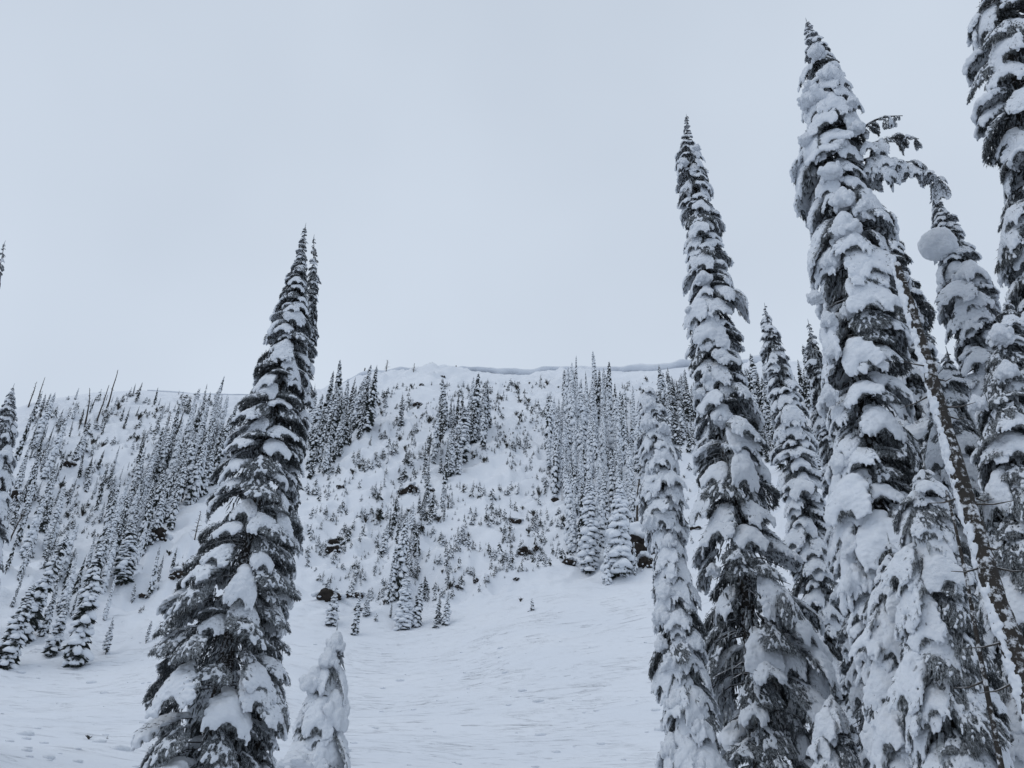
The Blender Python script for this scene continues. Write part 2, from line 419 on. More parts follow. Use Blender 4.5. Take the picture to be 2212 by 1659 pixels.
def snow_mesh(b, name, load, seed):
    """load: 0 dusting along the twigs, 1 pads with fingers, 2 swollen pillows"""
    r = random.Random(seed); bl = []
    def blob(p, tx, a, w, h, v=0):
        d, u, n = frame(tx)
        if n[2] < 0: n = -n
        bl.append((p, (a, w, h), (d, u, n)))
    th = (.035, .075, .125)[load]
    up = np.array([0, 0, 1.0])
    n = (10, 11, 9)[load]
    for i in range(n):
        t = .06 + .90 * i / (n - 1); tx = b.T[min(int(t * 24), 23)]
        g = math.sin(PI * min(1, .16 + t * .78)) ** .6
        blob(b.pt(t, r.uniform(-.04, .04)) + up * th * .6, tx, (.09, .10, .13)[load] * r.uniform(.8, 1.3), (.05, .135, .20)[load] * g * r.uniform(.8, 1.2), th * g * r.uniform(.8, 1.3))
    if load == 0:
        bl = bl[::2] if r.random() < .5 else bl
        for k in range(26):                                         # small patches where the twigs hold a little snow
            t = r.uniform(.1, 1) ** .8; v = r.uniform(-1, 1) * b.half(t); p = b.pt(t, v); q = b.pt(t + .04, v * 1.15 + .002)
            for j in range(r.choice((1, 2, 2, 3))):
                blob(p + (q - p) * j * .8 + up * .012 + np.array([r.gauss(0, .01), r.gauss(0, .012), 0]), q - p, r.uniform(.03, .07), r.uniform(.022, .05), r.uniform(.014, .03))
    for k in range((0, 18, 16)[load]):
        t = .10 + .84 * (k // 2 * 2 + r.random()) / (10, 18, 16)[load]; sgn = (-1) ** k; h = b.half(t) * r.uniform(.8, 1.06)
        m = (5, 5, 5)[load]
        for j in range(1, m + 1):
            v = sgn * h * j / m * .95; p = b.pt(t + .03 * j, v); q = b.pt(t + .03 * j + .03, v + sgn * .03)
            f = 1 - .40 * j / m
            blob(p + up * th * .45 * f, q - p, (.085, .07, .085)[load] * r.uniform(.9, 1.2), (.028, .052, .070)[load] * f * r.uniform(.8, 1.3), th * f * r.uniform(.7, 1.1))
            if j == m and load:                                     # fingers hang over the rim
                for z_ in range(2):
                    blob(p + np.array([r.uniform(-.03, .03), sgn * .012, -.045 * (z_ + 1) * r.uniform(.6, 1.2)]), np.array([0, 0, -1.0]), .05, .034 * r.uniform(.8, 1.2), .034)
    if load:
        for k in range(6):                                          # and off the tip
            p = b.pt(r.uniform(.88, 1.0), r.uniform(-.6, .6) * b.half(.9))
            blob(p + up * .01, np.array([.3, 0, -1.0]), .08 * r.uniform(.7, 1.3), .04, .04)
    if load == 2:
        for k in range(4):
            t = r.uniform(.15, .7); blob(b.pt(t, r.uniform(-.5, .5) * b.half(t)) + up * .07, b.T[int(t * 24)], r.uniform(.12, .2), r.uniform(.10, .16), r.uniform(.08, .14))
    return remesh(name, bl, (.020, .023, .029)[load], M_SNOW, (1, 3, 4)[load], (.012, .017, .020)[load], (11, 7, 6)[load], seed, load > 0)

KIT = []                                                            # (class, bough, needles, {load: [snow]})
sd0 = 100
for cls, (t0, t1, w, hang) in enumerate([(4, -48, .36, .13), (-8, -72, .42, .16), (-28, -84, .42, .18)]):
    for k in range(3):
        sd0 += 1
        b = Bough(t0 + random.uniform(-5, 5), t1 + random.uniform(-6, 6), w * random.uniform(.88, 1.12), sd0)
        nm = needles_mesh(b, 'bough', 430, hang)
        KIT.append(dict(cls=cls, b=b, needles=nm, snow={l: snow_mesh(b, 'snow_load', l, sd0 * 7 + l) for l in (0, 1, 2)}))

def put_bough(tree, base, phi, reach, kit, load, tilt=0, roll=0, wid=1.0, thick=1.0, cols=None):
    """one bough of the kit, fixed at `base`, pointing along phi, spanning `reach`"""
    s = reach / max(.35, kit['b'].reach)
    M = Matrix.Translation(Vector(base)) @ Matrix.Rotation(phi, 4, 'Z') @ Matrix.Rotation(-tilt, 4, 'Y') @ Matrix.Rotation(roll, 4, 'X') @ Matrix.Diagonal((s, s * wid * random.choice((-1, 1)), s * thick, 1))
    o = link('bough', kit['needles'], tree, mat=M)
    if load: link('snow_load', kit['snow'][load], o)
    elif load == 0: link('snow_dusting', kit['snow'][0], o)['kind'] = 'stuff'
    return o

def plane_pt(px, py, az, d):
    v = pray(px, py); h = v[0] * math.sin(az) + v[1] * math.cos(az)
    return v * (d / h)

def near_tree(name, label, rows, d, loads=(.15, .5, .35), classes=(.2, .5, .3), gap=.30, per=6, trunk_r=.13, cat='tree', group=None, dens_top=1.0,
              apex_w=.05, wid=1.0, thick=1.0, lt=None, skip=0.0, maxn=285, minw=.0, bias=.35, lb=None):
    """rows: (y, x_left, x_right[, x_axis]) of the outline from the tip down, in picture points, at distance d"""
    az = azel(.5 * (rows[-1][1] + rows[-1][2]), rows[-1][0])[0]
    rows = [(r_ + ((r_[1] + r_[2]) / 2,))[:4] for r_ in rows]
    Lp = np.array([plane_pt(r_[1], r_[0], az, d) for r_ in rows]); Rp = np.array([plane_pt(r_[2], r_[0], az, d) for r_ in rows]); Ap = np.array([plane_pt(r_[3], r_[0], az, d) for r_ in rows])
    rx = np.array([math.cos(az), -math.sin(az), 0])                # picture right, level
    zz = Ap[:, 2]
    o_ = np.argsort(zz)
    zz = zz[o_]; Ap = Ap[o_]; rl = ((Ap - Lp[o_]) @ rx); rr = ((Rp[o_] - Ap) @ rx)
    gx, gy = Ap[0][0], Ap[0][1]
    zg = float(terrain(np.array([math.atan2(gx, gy)]), np.array([math.hypot(gx, gy)]))[0]) - .1
    if zg < zz[0] - .3:
        down = np.array([gx, gy, zg]); zz = np.r_[zg, zz]; Ap = np.vstack([down, Ap]); rl = np.r_[rl[0] * 1.02, rl]; rr = np.r_[rr[0] * 1.02, rr]
    root = bpy.data.objects.new(name, None); COL.objects.link(root); root.empty_display_size = .5
    base = Ap[0]; root.location = base; tag(root, label, cat, group)
    H = zz[-1] - zz[0]
    ax = lambda z: np.array([np.interp(z, zz, Ap[:, 0]), np.interp(z, zz, Ap[:, 1]), z]) - base
    mb = MB(); zs = np.linspace(zz[0], zz[-1], 26)
    tube(mb, [ax(z) for z in zs], [max(.012, trunk_r * (1 - (z - zz[0]) / H) ** .8) for z in zs], 8, 0, True, .06)
    link('trunk', mb.mesh('trunk', [M_BARK]), root)
    z = zz[0] + min(1.0, .08 * H); phi = random.uniform(0, 6); placed = []; cnt = 0
    plan = []
    while z < zz[-1] - .03:
        L_ = np.interp(z, zz, rl); R_ = np.interp(z, zz, rr); m = max(.10, (L_ + R_) / 2)
        g = gap * (.30 + .70 * min(1, m / 1.2)) * random.uniform(.75, 1.25)
        k_ = per + random.choice((-1, 0, 0, 1))
        for j in range(k_):
            phi += 2 * PI / k_ + random.uniform(-.25, .25)
            if random.random() < skip: continue
            plan.append((z + random.uniform(-.3, .3) * g, phi, L_, R_))
        phi += .5; z += g
    if len(plan) > maxn: plan = [plan[int(q)] for q in np.linspace(0, len(plan) - 1, maxn)]
    for z, ph, L_, R_ in plan:
        c = math.cos(ph); m = (L_ + R_) / 2 + c * (R_ - L_) / 2; m = max(m, apex_w * 1.2, minw)
        reach = m * random.triangular(.62, 1.12, .95)
        frac = (z - zz[0]) / H
        cl = np.random.choice(3, p=np.array(classes)) if frac < .9 else np.random.choice(2, p=[.6, .4])
        kit = random.choice([k for k in KIT if k['cls'] == cl])
        inner = (0, .18, .36)[cl] * reach * random.uniform(.7, 1.2) if reach > .35 else 0
        inner = max(inner, reach - max(.88, .72 * reach) * kit['b'].reach)
        s = (reach - inner) / max(.35, kit['b'].reach); att = min(z + kit['b'].drop * s * .62, zz[-1] - .02)
        wphi = math.atan2(rx[1], rx[0]) + ph
        p = ax(att) + np.array([math.cos(wphi), math.sin(wphi), .0]) * inner; reach -= inner
        pr = np.array(lt if (lt and frac > .72) else lb if (lb and frac < .42) else loads, float); k2 = bias * max(0, c) ; pr = np.array([pr[0] + k2 * (pr[1] * .5 + pr[2] * .6), pr[1] * (1 - k2 * .5) , pr[2] * (1 - k2 * .6)]); pr /= pr.sum()
        load = int(np.random.choice(3, p=pr))
        put_bough(root, p, wphi, reach, kit, load, tilt=random.uniform(-.18, .12), roll=random.uniform(-.25, .25), wid=wid * random.uniform(.85, 1.25), thick=thick * random.uniform(.85, 1.2))
    # shaded inner growth round the stem: rimed bare branches and hanging dead sprigs
    mb = MB(); nf = int(min(2600, 260 * H * (.5 + (rl[len(rl) // 3] + rr[len(rr) // 3]) / 2)))
    for i in range(nf):
        f = random.random() ** 1.15 * .93; zc = zz[0] + f * H; m = .5 * (np.interp(zc, zz, rl) + np.interp(zc, zz, rr))
        a = random.uniform(0, 6.283); q = m * random.uniform(.05, .62); ca_, sa_ = math.cos(a), math.sin(a); p = ax(zc) + np.array([ca_ * q, sa_ * q, 0])
        l = random.uniform(.10, .32); w_ = random.uniform(.012, .03); t = np.array([-sa_, ca_, 0]) * w_; o2 = np.array([ca_, sa_, 0])
        t2 = np.array([random.uniform(-.08, .08), random.uniform(-.08, .08), -l]) + o2 * l * .3
        mb.add([p + t, p - t, p + o2 * w_ * 1.5, p + t2 * .5 + t * 1.3, p + t2 * .55 - t * 1.2, p + t2], [(0, 1, 4, 3), (1, 2, 4), (2, 0, 3), (3, 4, 5), (2, 3, 5), (4, 2, 5)], 0)
    for i in range(int(9 * H)):
        f = random.random() * .9; zc = zz[0] + f * H; m = .5 * (np.interp(zc, zz, rl) + np.interp(zc, zz, rr)); a = random.uniform(0, 6.283); d_ = np.array([math.cos(a), math.sin(a), 0]); l = m * random.uniform(.5, .85)
        tube(mb, [ax(zc), ax(zc) + d_ * l * .5 + np.array([0, 0, -.04 * l]), ax(zc) + d_ * l + np.array([0, 0, -.3 * l])], [.024, .018, .006], 4, 1)
    link('inner_growth', mb.mesh('inner_growth', [M_NEEDLE, M_BRANCH]), root)['kind'] = 'stuff'
    # leader
    tip = ax(zz[-1]); mb = MB(); tube(mb, [tip - np.array([0, 0, .25]), tip + np.array([0, 0, .12])], [.02, .006], 5)
    link('leader', mb.mesh('leader', [M_NEEDLE]), root)
    root['_az'] = az
    return root, az, d, base

def arm(tree, p0px, p1px, kit, load, thick=1.0, wid=.8, n=8, size=.42, sag=.10):
    """a long bare-backed branch from one picture point to another, hung with short sprays"""
    root, az, d, base = tree
    a = plane_pt(*p0px, az, d) - base; b = plane_pt(*p1px, az, d) - base; L_ = np.linalg.norm(b - a)
    pt = lambda t: a + (b - a) * t + np.array([0, 0, 1.0]) * (math.sin(PI * t) * sag * L_)
    mb = MB(); tube(mb, [pt(t) for t in np.linspace(0, 1, 9)], list(np.linspace(.035, .008, 9)), 6, 0, True, .1)
    link('branch', mb.mesh('branch', [M_BRANCH]), root)
    ph = math.atan2((b - a)[1], (b - a)[0])
    for i in range(n):
        t = .18 + .82 * (i + random.random() * .6) / n
        put_bough(root, pt(min(t, 1)), ph + random.choice((-1, 1)) * random.uniform(.1, 2.2), size * random.uniform(.45, 1.1) * (1.15 - .5 * t), random.choice(KIT[3:9]),
                  load if random.random() < .6 else 1, tilt=random.uniform(-.5, .1), wid=wid)

_clumps = {}
def clump(tree, px, py, rpx, squash=(1, 1, 1), depth=0.0, seed=0, name='snow_clump'):
    """a pillow of snow wedged in the crown"""
    root, az, d, base = tree
    if seed not in _clumps:
        r = random.Random(seed)
        if seed == 0: bl = [((0, 0, 0), (.95, .95, .90), np.eye(3)), ((.35, .1, -.35), (.6, .6, .6), np.eye(3)), ((-.3, .3, .25), (.65, .7, .6), np.eye(3)), ((.2, -.4, -.5), (.4, .4, .5), np.eye(3))]
        else:
            bl = [((0, 0, .15), (.62, .62, .6), np.eye(3)), ((r.uniform(-.15, .15), 0, .5), (.38, .38, .4), np.eye(3)), ((r.uniform(-.2, .2), 0, -.25), (.72, .72, .5), np.eye(3))]
            for k in range(20):                                     # a peaked hump whose skirt breaks into fingers
                a = k * 2.4; l = r.uniform(.55, .85); z = r.uniform(-.75, .1)
                bl.append(((math.cos(a) * l, math.sin(a) * l, z), (r.uniform(.14, .27), r.uniform(.14, .27), r.uniform(.22, .42)), np.eye(3)))
        _clumps[seed] = remesh('snow_clump', bl, .07, M_SNOW, 3, .075 if seed else .045, 2.2, seed)
    rpx *= 1 if (seed == 0 or d < 12 or d == 16) else .78; dd = d - depth; P = plane_pt(px, py, az, dd) - base; s = rpx / FPX * np.linalg.norm(P + base)
    M = Matrix.Translation(Vector(P)) @ Matrix.Rotation(random.uniform(0, 6), 4, 'Z') @ Matrix.Diagonal((s * squash[0], s * squash[1], s * squash[2], 1))
    return link(name, _clumps[seed], root, mat=M)

# ------------------------------------------------------------------ the near trees
np.random.seed(5)
T1 = near_tree('fir_tree', 'tall dark twin-topped fir with drooping snow-capped boughs left of the open slope',
    [(487, 656, 663, 660), (540, 640, 664, 654), (575, 630, 665, 650), (600, 614, 668, 647), (650, 606, 672, 643), (700, 578, 676, 632), (750, 566, 672, 622), (800, 548, 668, 612), (850, 530, 664, 602), (900, 508, 660, 592),
     (950, 496, 656, 580), (1000, 470, 655, 570), (1050, 452, 655, 560), (1100, 445, 652, 550), (1150, 428, 650, 542), (1200, 418, 648, 532), (1250, 374, 646, 522), (1300, 352, 638, 512),
     (1350, 330, 632, 502), (1400, 326, 628, 494), (1450, 318, 624, 484), (1500, 298, 624, 474), (1560, 278, 624, 464), (1659, 266, 612, 450)],
    24, loads=(.47, .42, .11), lt=(.25,.6,.15), classes=(.22, .5, .28), gap=.40, per=7, trunk_r=.24, skip=.0, maxn=298, wid=1.0, thick=.85, group='tall snow-laden firs standing near the camera')
T1b = near_tree('fir_tree', 'slimmer dark fir spire hard against the right side of the twin-topped fir',
    [(512, 675, 681, 678), (560, 668, 688), (600, 664, 690), (650, 660, 690), (700, 655, 688), (760, 640, 686), (820, 630, 682), (900, 620, 674), (1000, 600, 662), (1100, 590, 656), (1200, 570, 650), (1350, 540, 632), (1500, 520, 622), (1659, 500, 610)],
    24.8, loads=(.45, .40, .15), classes=(.2, .5, .3), gap=.42, per=5, trunk_r=.16, maxn=230, group='tall snow-laden firs standing near the camera')
T2 = near_tree('young_fir', 'small young fir smothered in rounded snow beside the foot of the dark twin-topped fir',
    [(1366, 716, 734, 727), (1400, 703, 744), (1440, 690, 744), (1470, 672, 742), (1510, 652, 738), (1550, 648, 748), (1590, 640, 752), (1620, 620, 752), (1659, 600, 752)],
    11.5, loads=(.15, .50, .35), classes=(.1, .45, .45), gap=.24, per=5, trunk_r=.06, maxn=150)
clump(T2, 726, 1388, 22, (1, 1, 1.25), .05, 1); clump(T2, 712, 1425, 24, (1, 1, 1.2), .1, 2); clump(T2, 678, 1470, 30, (1, 1, 1.1), .1, 3)
clump(T2, 722, 1535, 32, (1, 1, 1.5), .2, 1); clump(T2, 664, 1545, 20, (1, 1, 1.3), .1, 3); clump(T2, 640, 1645, 34, (1.3, 1, .7), .3, 1)
arm(T2, (728, 1440), (744, 1490), None, 0, n=5, size=.16)

R0 = near_tree('fir_tree', 'slim fir plastered in thick lumpy snow, leftmost of the near trees on the right',
    [(845, 1392, 1414, 1402), (875, 1380, 1436), (930, 1384, 1448), (980, 1386, 1464), (1030, 1382, 1474), (1080, 1386, 1478), (1130, 1402, 1480), (1180, 1415, 1478), (1230, 1418, 1492), (1290, 1414, 1504),
     (1350, 1418, 1512), (1410, 1416, 1530), (1480, 1430, 1535), (1560, 1432, 1548), (1659, 1440, 1566)],
    16, loads=(.05, .40, .55), classes=(.1, .45, .45), gap=.25, per=6, trunk_r=.10, maxn=290, thick=1.1, bias=.15, minw=.22, group='tall snow-laden firs standing near the camera')
for (x, y, r_, s_) in [(1402, 872, 17, 1), (1400, 910, 19, 2), (1432, 925, 17, 3), (1412, 1010, 18, 1), (1450, 1060, 18, 2), (1405, 1125, 20, 3), (1445, 1170, 20, 1), (1438, 1275, 24, 2), (1432, 1330, 24, 3), (1470, 1340, 22, 1), (1428, 1390, 16, 2),
                       (1450, 1430, 26, 3), (1500, 1385, 20, 1), (1460, 1510, 24, 2), (1505, 1560, 26, 3), (1450, 1610, 22, 1), (1500, 1650, 32, 2)]:
    clump(R0, x, y, r_, (1, 1, random.uniform(1.0, 1.35)), .25, s_)

R1 = near_tree('fir_tree', 'tall pointed fir with layered snow pads and sweeping frosted lower boughs right of the slope',
    [(252, 1481, 1486, 1483), (285, 1474, 1494), (310, 1462, 1503), (350, 1460, 1522), (400, 1464, 1538), (450, 1470, 1547), (500, 1472, 1560), (550, 1478, 1570), (600, 1484, 1580), (650, 1484, 1600, 1535), (700, 1484, 1608, 1540),
     (750, 1488, 1602, 1545), (800, 1494, 1612, 1550), (850, 1498, 1622, 1555), (900, 1500, 1632, 1560), (950, 1500, 1650, 1566), (1000, 1502, 1662, 1572), (1050, 1504, 1680, 1580), (1100, 1514, 1694, 1590), (1150, 1520, 1704, 1598),
     (1200, 1510, 1722, 1605), (1260, 1502, 1742, 1610), (1320, 1506, 1762, 1615), (1400, 1515, 1788, 1622), (1480, 1525, 1815, 1630), (1560, 1535, 1825, 1638), (1659, 1548, 1820, 1645)],
    19, loads=(.12, .50, .38), lt=(.05,.5,.45), lb=(.42, .42, .16), classes=(.15, .50, .35), gap=.36, per=6, trunk_r=.20, maxn=295, group='tall snow-laden firs standing near the camera')
for (x, y, r_, s_) in [(1505, 318, 12, 1), (1478, 350, 13, 2), (1520, 600, 26, 3), (1540, 690, 24, 1), (1488, 668, 13, 2), (1530, 815, 24, 3), (1512, 850, 20, 1), (1560, 905, 26, 2), (1540, 1230, 22, 1), (1640, 1590, 24, 3)]:
    clump(R1, x, y, r_, (1, 1, .95), .45, s_)
for a, b_ in [((1640, 1330), (1770, 1450)), ((1640, 1380), (1790, 1520)), ((1640, 1430), (1810, 1570)), ((1630, 1480), (1740, 1600)), ((1650, 1290), (1745, 1360))]:
    arm(R1, a, b_, None, 0, wid=.7, n=14, size=.55, sag=.06)

R2 = near_tree('fir_tree', 'fir with even tiers of scalloped snow pads standing between the two tallest right-hand firs',
    [(660, 1650, 1655, 1652), (700, 1642, 1672), (720, 1642, 1688), (760, 1642, 1698), (810, 1652, 1718), (860, 1656, 1735), (910, 1664, 1755), (960, 1672, 1768), (1020, 1672, 1778), (1100, 1688, 1792), (1180, 1698, 1806), (1260, 1712, 1818),
     (1340, 1728, 1830), (1420, 1742, 1848), (1500, 1752, 1862), (1580, 1768, 1876), (1659, 1785, 1890)],
    25, loads=(.05, .60, .35), classes=(.30, .50, .20), bias=.1, gap=.34, per=6, trunk_r=.17, maxn=285, group='tall snow-laden firs standing near the camera')

R3 = near_tree('fir_tree', 'tallest full fir, heaped with bulging snow, with frosted branch arms reaching right',
    [(46, 1739, 1746, 1742), (80, 1736, 1772), (120, 1736, 1800), (160, 1734, 1824), (200, 1730, 1846), (240, 1724, 1866), (290, 1722, 1866), (340, 1712, 1868), (390, 1722, 1880), (440, 1740, 1905, 1815), (500, 1742, 1945, 1835), (560, 1742, 1950, 1840),
     (620, 1752, 1940, 1845), (680, 1748, 1945, 1850), (740, 1758, 1950, 1855), (820, 1772, 1955, 1862), (900, 1780, 1960, 1870), (1000, 1782, 1990, 1880), (1100, 1788, 2010, 1890), (1200, 1805, 2025, 1900), (1300, 1822, 2000, 1912),
     (1400, 1832, 2010, 1924), (1500, 1850, 2020, 1935), (1600, 1872, 2030, 1948), (1659, 1882, 2035, 1955)],
    14, loads=(.12, .40, .48), lt=(0, .2, .8), classes=(.12, .40, .48), gap=.30, per=6, trunk_r=.20, maxn=295, group='tall snow-laden firs standing near the camera')
for (x, y, r_, s_) in [(1765, 110, 24, 1), (1790, 160, 30, 2), (1750, 190, 24, 3), (1760, 205, 30, 1), (1840, 220, 18, 2), (1745, 215, 26, 3), (1850, 275, 22, 2), (1812, 310, 24, 1), (1740, 300, 20, 3), (1795, 370, 34, 1), (1820, 430, 34, 2), (1865, 450, 30, 3), (1825, 490, 44, 1),
                       (1795, 560, 26, 2), (1760, 640, 22, 3), (1790, 690, 24, 1), (1830, 670, 22, 2), (1800, 760, 24, 3), (1790, 850, 26, 1), (1815, 1000, 28, 2), (1880, 920, 30, 3), (1830, 1090, 34, 1), (1880, 1150, 34, 2), (1850, 1250, 40, 3), (1840, 1180, 34, 1),
                       (1880, 1400, 40, 3), (1900, 1320, 30, 1), (1910, 1500, 40, 2), (1900, 1600, 44, 3)]:
    clump(R3, x, y, r_, (1, 1, random.uniform(.9, 1.35)), .5, s_)
arm(R3, (1850, 330), (1985, 300), None, 0, wid=.7, n=18, size=.30, sag=.16); arm(R3, (1850, 370), (2030, 385), None, 1, wid=.9, n=28, size=.30, sag=.20); arm(R3, (1850, 375), (1990, 350), None, 1, wid=.9, n=18, size=.30); arm(R3, (1850, 350), (1930, 345), None, 1, wid=.9, n=9, size=.34)
arm(R3, (1840, 300), (1950, 250), None, 0, wid=.7, n=15, size=.2, sag=.2); arm(R3, (1790, 350), (1712, 372), None, 0, wid=.6, n=7, size=.3)

R4 = near_tree('fir_tree', 'fir with neat snow tiers showing behind the leaning broken trunk',
    [(500, 1905, 1925, 1915), (540, 1880, 1960), (600, 1860, 1982), (660, 1860, 2000), (720, 1870, 2015), (780, 1880, 2035), (860, 1890, 2060), (960, 1900, 2085), (1080, 1910, 2110), (1200, 1930, 2130), (1400, 1960, 2160), (1659, 1990, 2190)],
    19, loads=(.35, .5, .15), classes=(.35, .5, .15), gap=.44, per=6, trunk_r=.2, maxn=260, group='tall snow-laden firs standing near the camera')
R5 = near_tree('fir_tree', 'spire-topped fir with a big round snowball stuck on its left flank',
    [(396, 2010, 2014, 2012), (430, 2006, 2034), (470, 2008, 2064), (510, 2020, 2085), (550, 2018, 2108), (600, 2012, 2142), (650, 2020, 2165), (700, 2040, 2180), (760, 2050, 2190), (850, 2060, 2200), (1000, 2080, 2230), (1200, 2100, 2260), (1400, 2130, 2290), (1659, 2160, 2330)],
    17, loads=(.15, .5, .35), classes=(.3, .45, .25), gap=.34, per=6, trunk_r=.18, maxn=285, group='tall snow-laden firs standing near the camera')
clump(R5, 2026, 528, 37, (1, 1, 1), .3, 0, 'snow_ball'); clump(R5, 2090, 640, 30, (1, 1, 1), .4, 2); clump(R5, 2075, 600, 24, (1, 1, 1), .4, 3)
R12 = near_tree('fir_tree', 'dark fir filling the gap between the leaning trunk and the snowball fir',
    [(760, 2040, 2052, 2046), (820, 2010, 2080), (900, 1990, 2110), (1000, 1975, 2135), (1150, 1970, 2160), (1300, 1975, 2180), (1500, 1985, 2200), (1659, 1995, 2210)],
    15.5, loads=(.5, .38, .12), classes=(.1, .45, .45), gap=.38, per=6, trunk_r=.14, maxn=260, group='tall snow-laden firs standing near the camera')
R6 = near_tree('fir_tree', 'huge fir cropped by the right edge, its top out of the frame',
    [(-420, 2150, 2160, 2155), (-200, 2100, 2220, 2160), (0, 2075, 2290, 2180), (90, 2066, 2310, 2185), (170, 2072, 2320, 2190), (250, 2100, 2330, 2210), (330, 2128, 2340, 2235), (400, 2124, 2345, 2235), (480, 2134, 2350, 2245), (580, 2152, 2360, 2250), (680, 2165, 2380, 2260),
     (800, 2160, 2400, 2270), (1000, 2170, 2430, 2290), (1200, 2180, 2450, 2310), (1659, 2200, 2500, 2350)],
    14.5, loads=(.35, .45, .20), classes=(.1, .45, .45), gap=.36, per=6, trunk_r=.24, maxn=295, group='tall snow-laden firs standing near the camera')
R7 = near_tree('fir_tree', 'broad shaded fir with hanging dark boughs filling the lower right corner behind the leaning trunk',
    [(655, 2165, 2185, 2175), (720, 2125, 2230), (800, 2110, 2250), (900, 2095, 2270), (1000, 2085, 2290), (1150, 2080, 2310), (1300, 2090, 2330), (1500, 2110, 2360), (1659, 2120, 2380)],
    13, loads=(.55, .33, .12), classes=(.05, .40, .55), gap=.36, per=6, trunk_r=.16, maxn=280, group='tall snow-laden firs standing near the camera')
for (x, y, r_, s_) in [(2160, 720, 30, 1), (2175, 800, 28, 2), (2110, 870, 24, 3)]: clump(R7, x, y, r_, (1, 1, 1.1), .4, s_)
R8 = near_tree('young_fir', 'young fir buried under long snow tongues in front of the leaning trunk',
    [(1000, 1990, 2004, 1996), (1060, 1950, 2040), (1130, 1930, 2065), (1220, 1925, 2090), (1320, 1930, 2110), (1420, 1940, 2130), (1540, 1950, 2160), (1659, 1960, 2180)],
    10.5, loads=(.35, .40, .25), classes=(.05, .35, .60), gap=.32, per=6, trunk_r=.08, maxn=220, group='snow-buried young firs in the lower right corner')
R9 = near_tree('young_fir', 'hunched white-shouldered young fir at the bottom, left of the leaning trunk',
    [(1170, 1912, 1928, 1920), (1230, 1890, 1955), (1300, 1870, 1990), (1400, 1850, 2020), (1500, 1860, 2040), (1600, 1870, 2050), (1659, 1880, 2060)],
    11.5, loads=(.05, .30, .65), classes=(.05, .35, .60), gap=.34, per=6, trunk_r=.08, maxn=200, group='snow-buried young firs in the lower right corner')
R10 = near_tree('fir_tree', 'frosted fir half hidden behind the heaped snow of the tallest fir, on its left edge',
    [(696, 1742, 1750, 1746), (740, 1738, 1768), (800, 1742, 1790), (880, 1752, 1810), (1000, 1770, 1840), (1200, 1790, 1880), (1400, 1810, 1920), (1659, 1840, 1960)],
    22, loads=(.2, .6, .2), classes=(.4, .5, .1), gap=.40, per=5, trunk_r=.12, maxn=220, group='tall snow-laden firs standing near the camera')
R11 = near_tree('young_fir', 'rounded snow-covered young fir at the bottom edge between the two right-hand firs',
    [(1500, 1790, 1802, 1796), (1540, 1765, 1825), (1590, 1750, 1850), (1659, 1740, 1870)],
    15, loads=(.05, .45, .5), classes=(.2, .45, .35), gap=.3, per=6, trunk_r=.06, maxn=120, group='snow-buried young firs in the lower right corner')
L1 = near_tree('fir_tree', 'snow-lumped fir cropped by the left edge in front of the wooded hillside',
    [(835, 26, 32, 29), (860, 12, 38), (900, -6, 42), (950, -20, 42), (1000, -35, 40), (1060, -50, 34), (1150, -80, 22), (1300, -120, 0), (1500, -170, -40), (1659, -200, -70)],
    30, loads=(.2, .45, .35), classes=(.25, .5, .25), gap=.42, per=6, trunk_r=.16, maxn=220, group='tall snow-laden firs standing near the camera')
L2 = near_tree('fir_tree', 'thin dark fir tip just inside the left edge above the hillside',
    [(524, 8, 12, 10), (550, -2, 13), (580, -14, 12), (640, -34, 2), (740, -70, -16), (900, -120, -40), (1659, -300, -180)],
    34, loads=(.55, .4, .05), classes=(.5, .4, .1), gap=.5, per=5, trunk_r=.2, maxn=180, group='tall snow-laden firs standing near the camera')

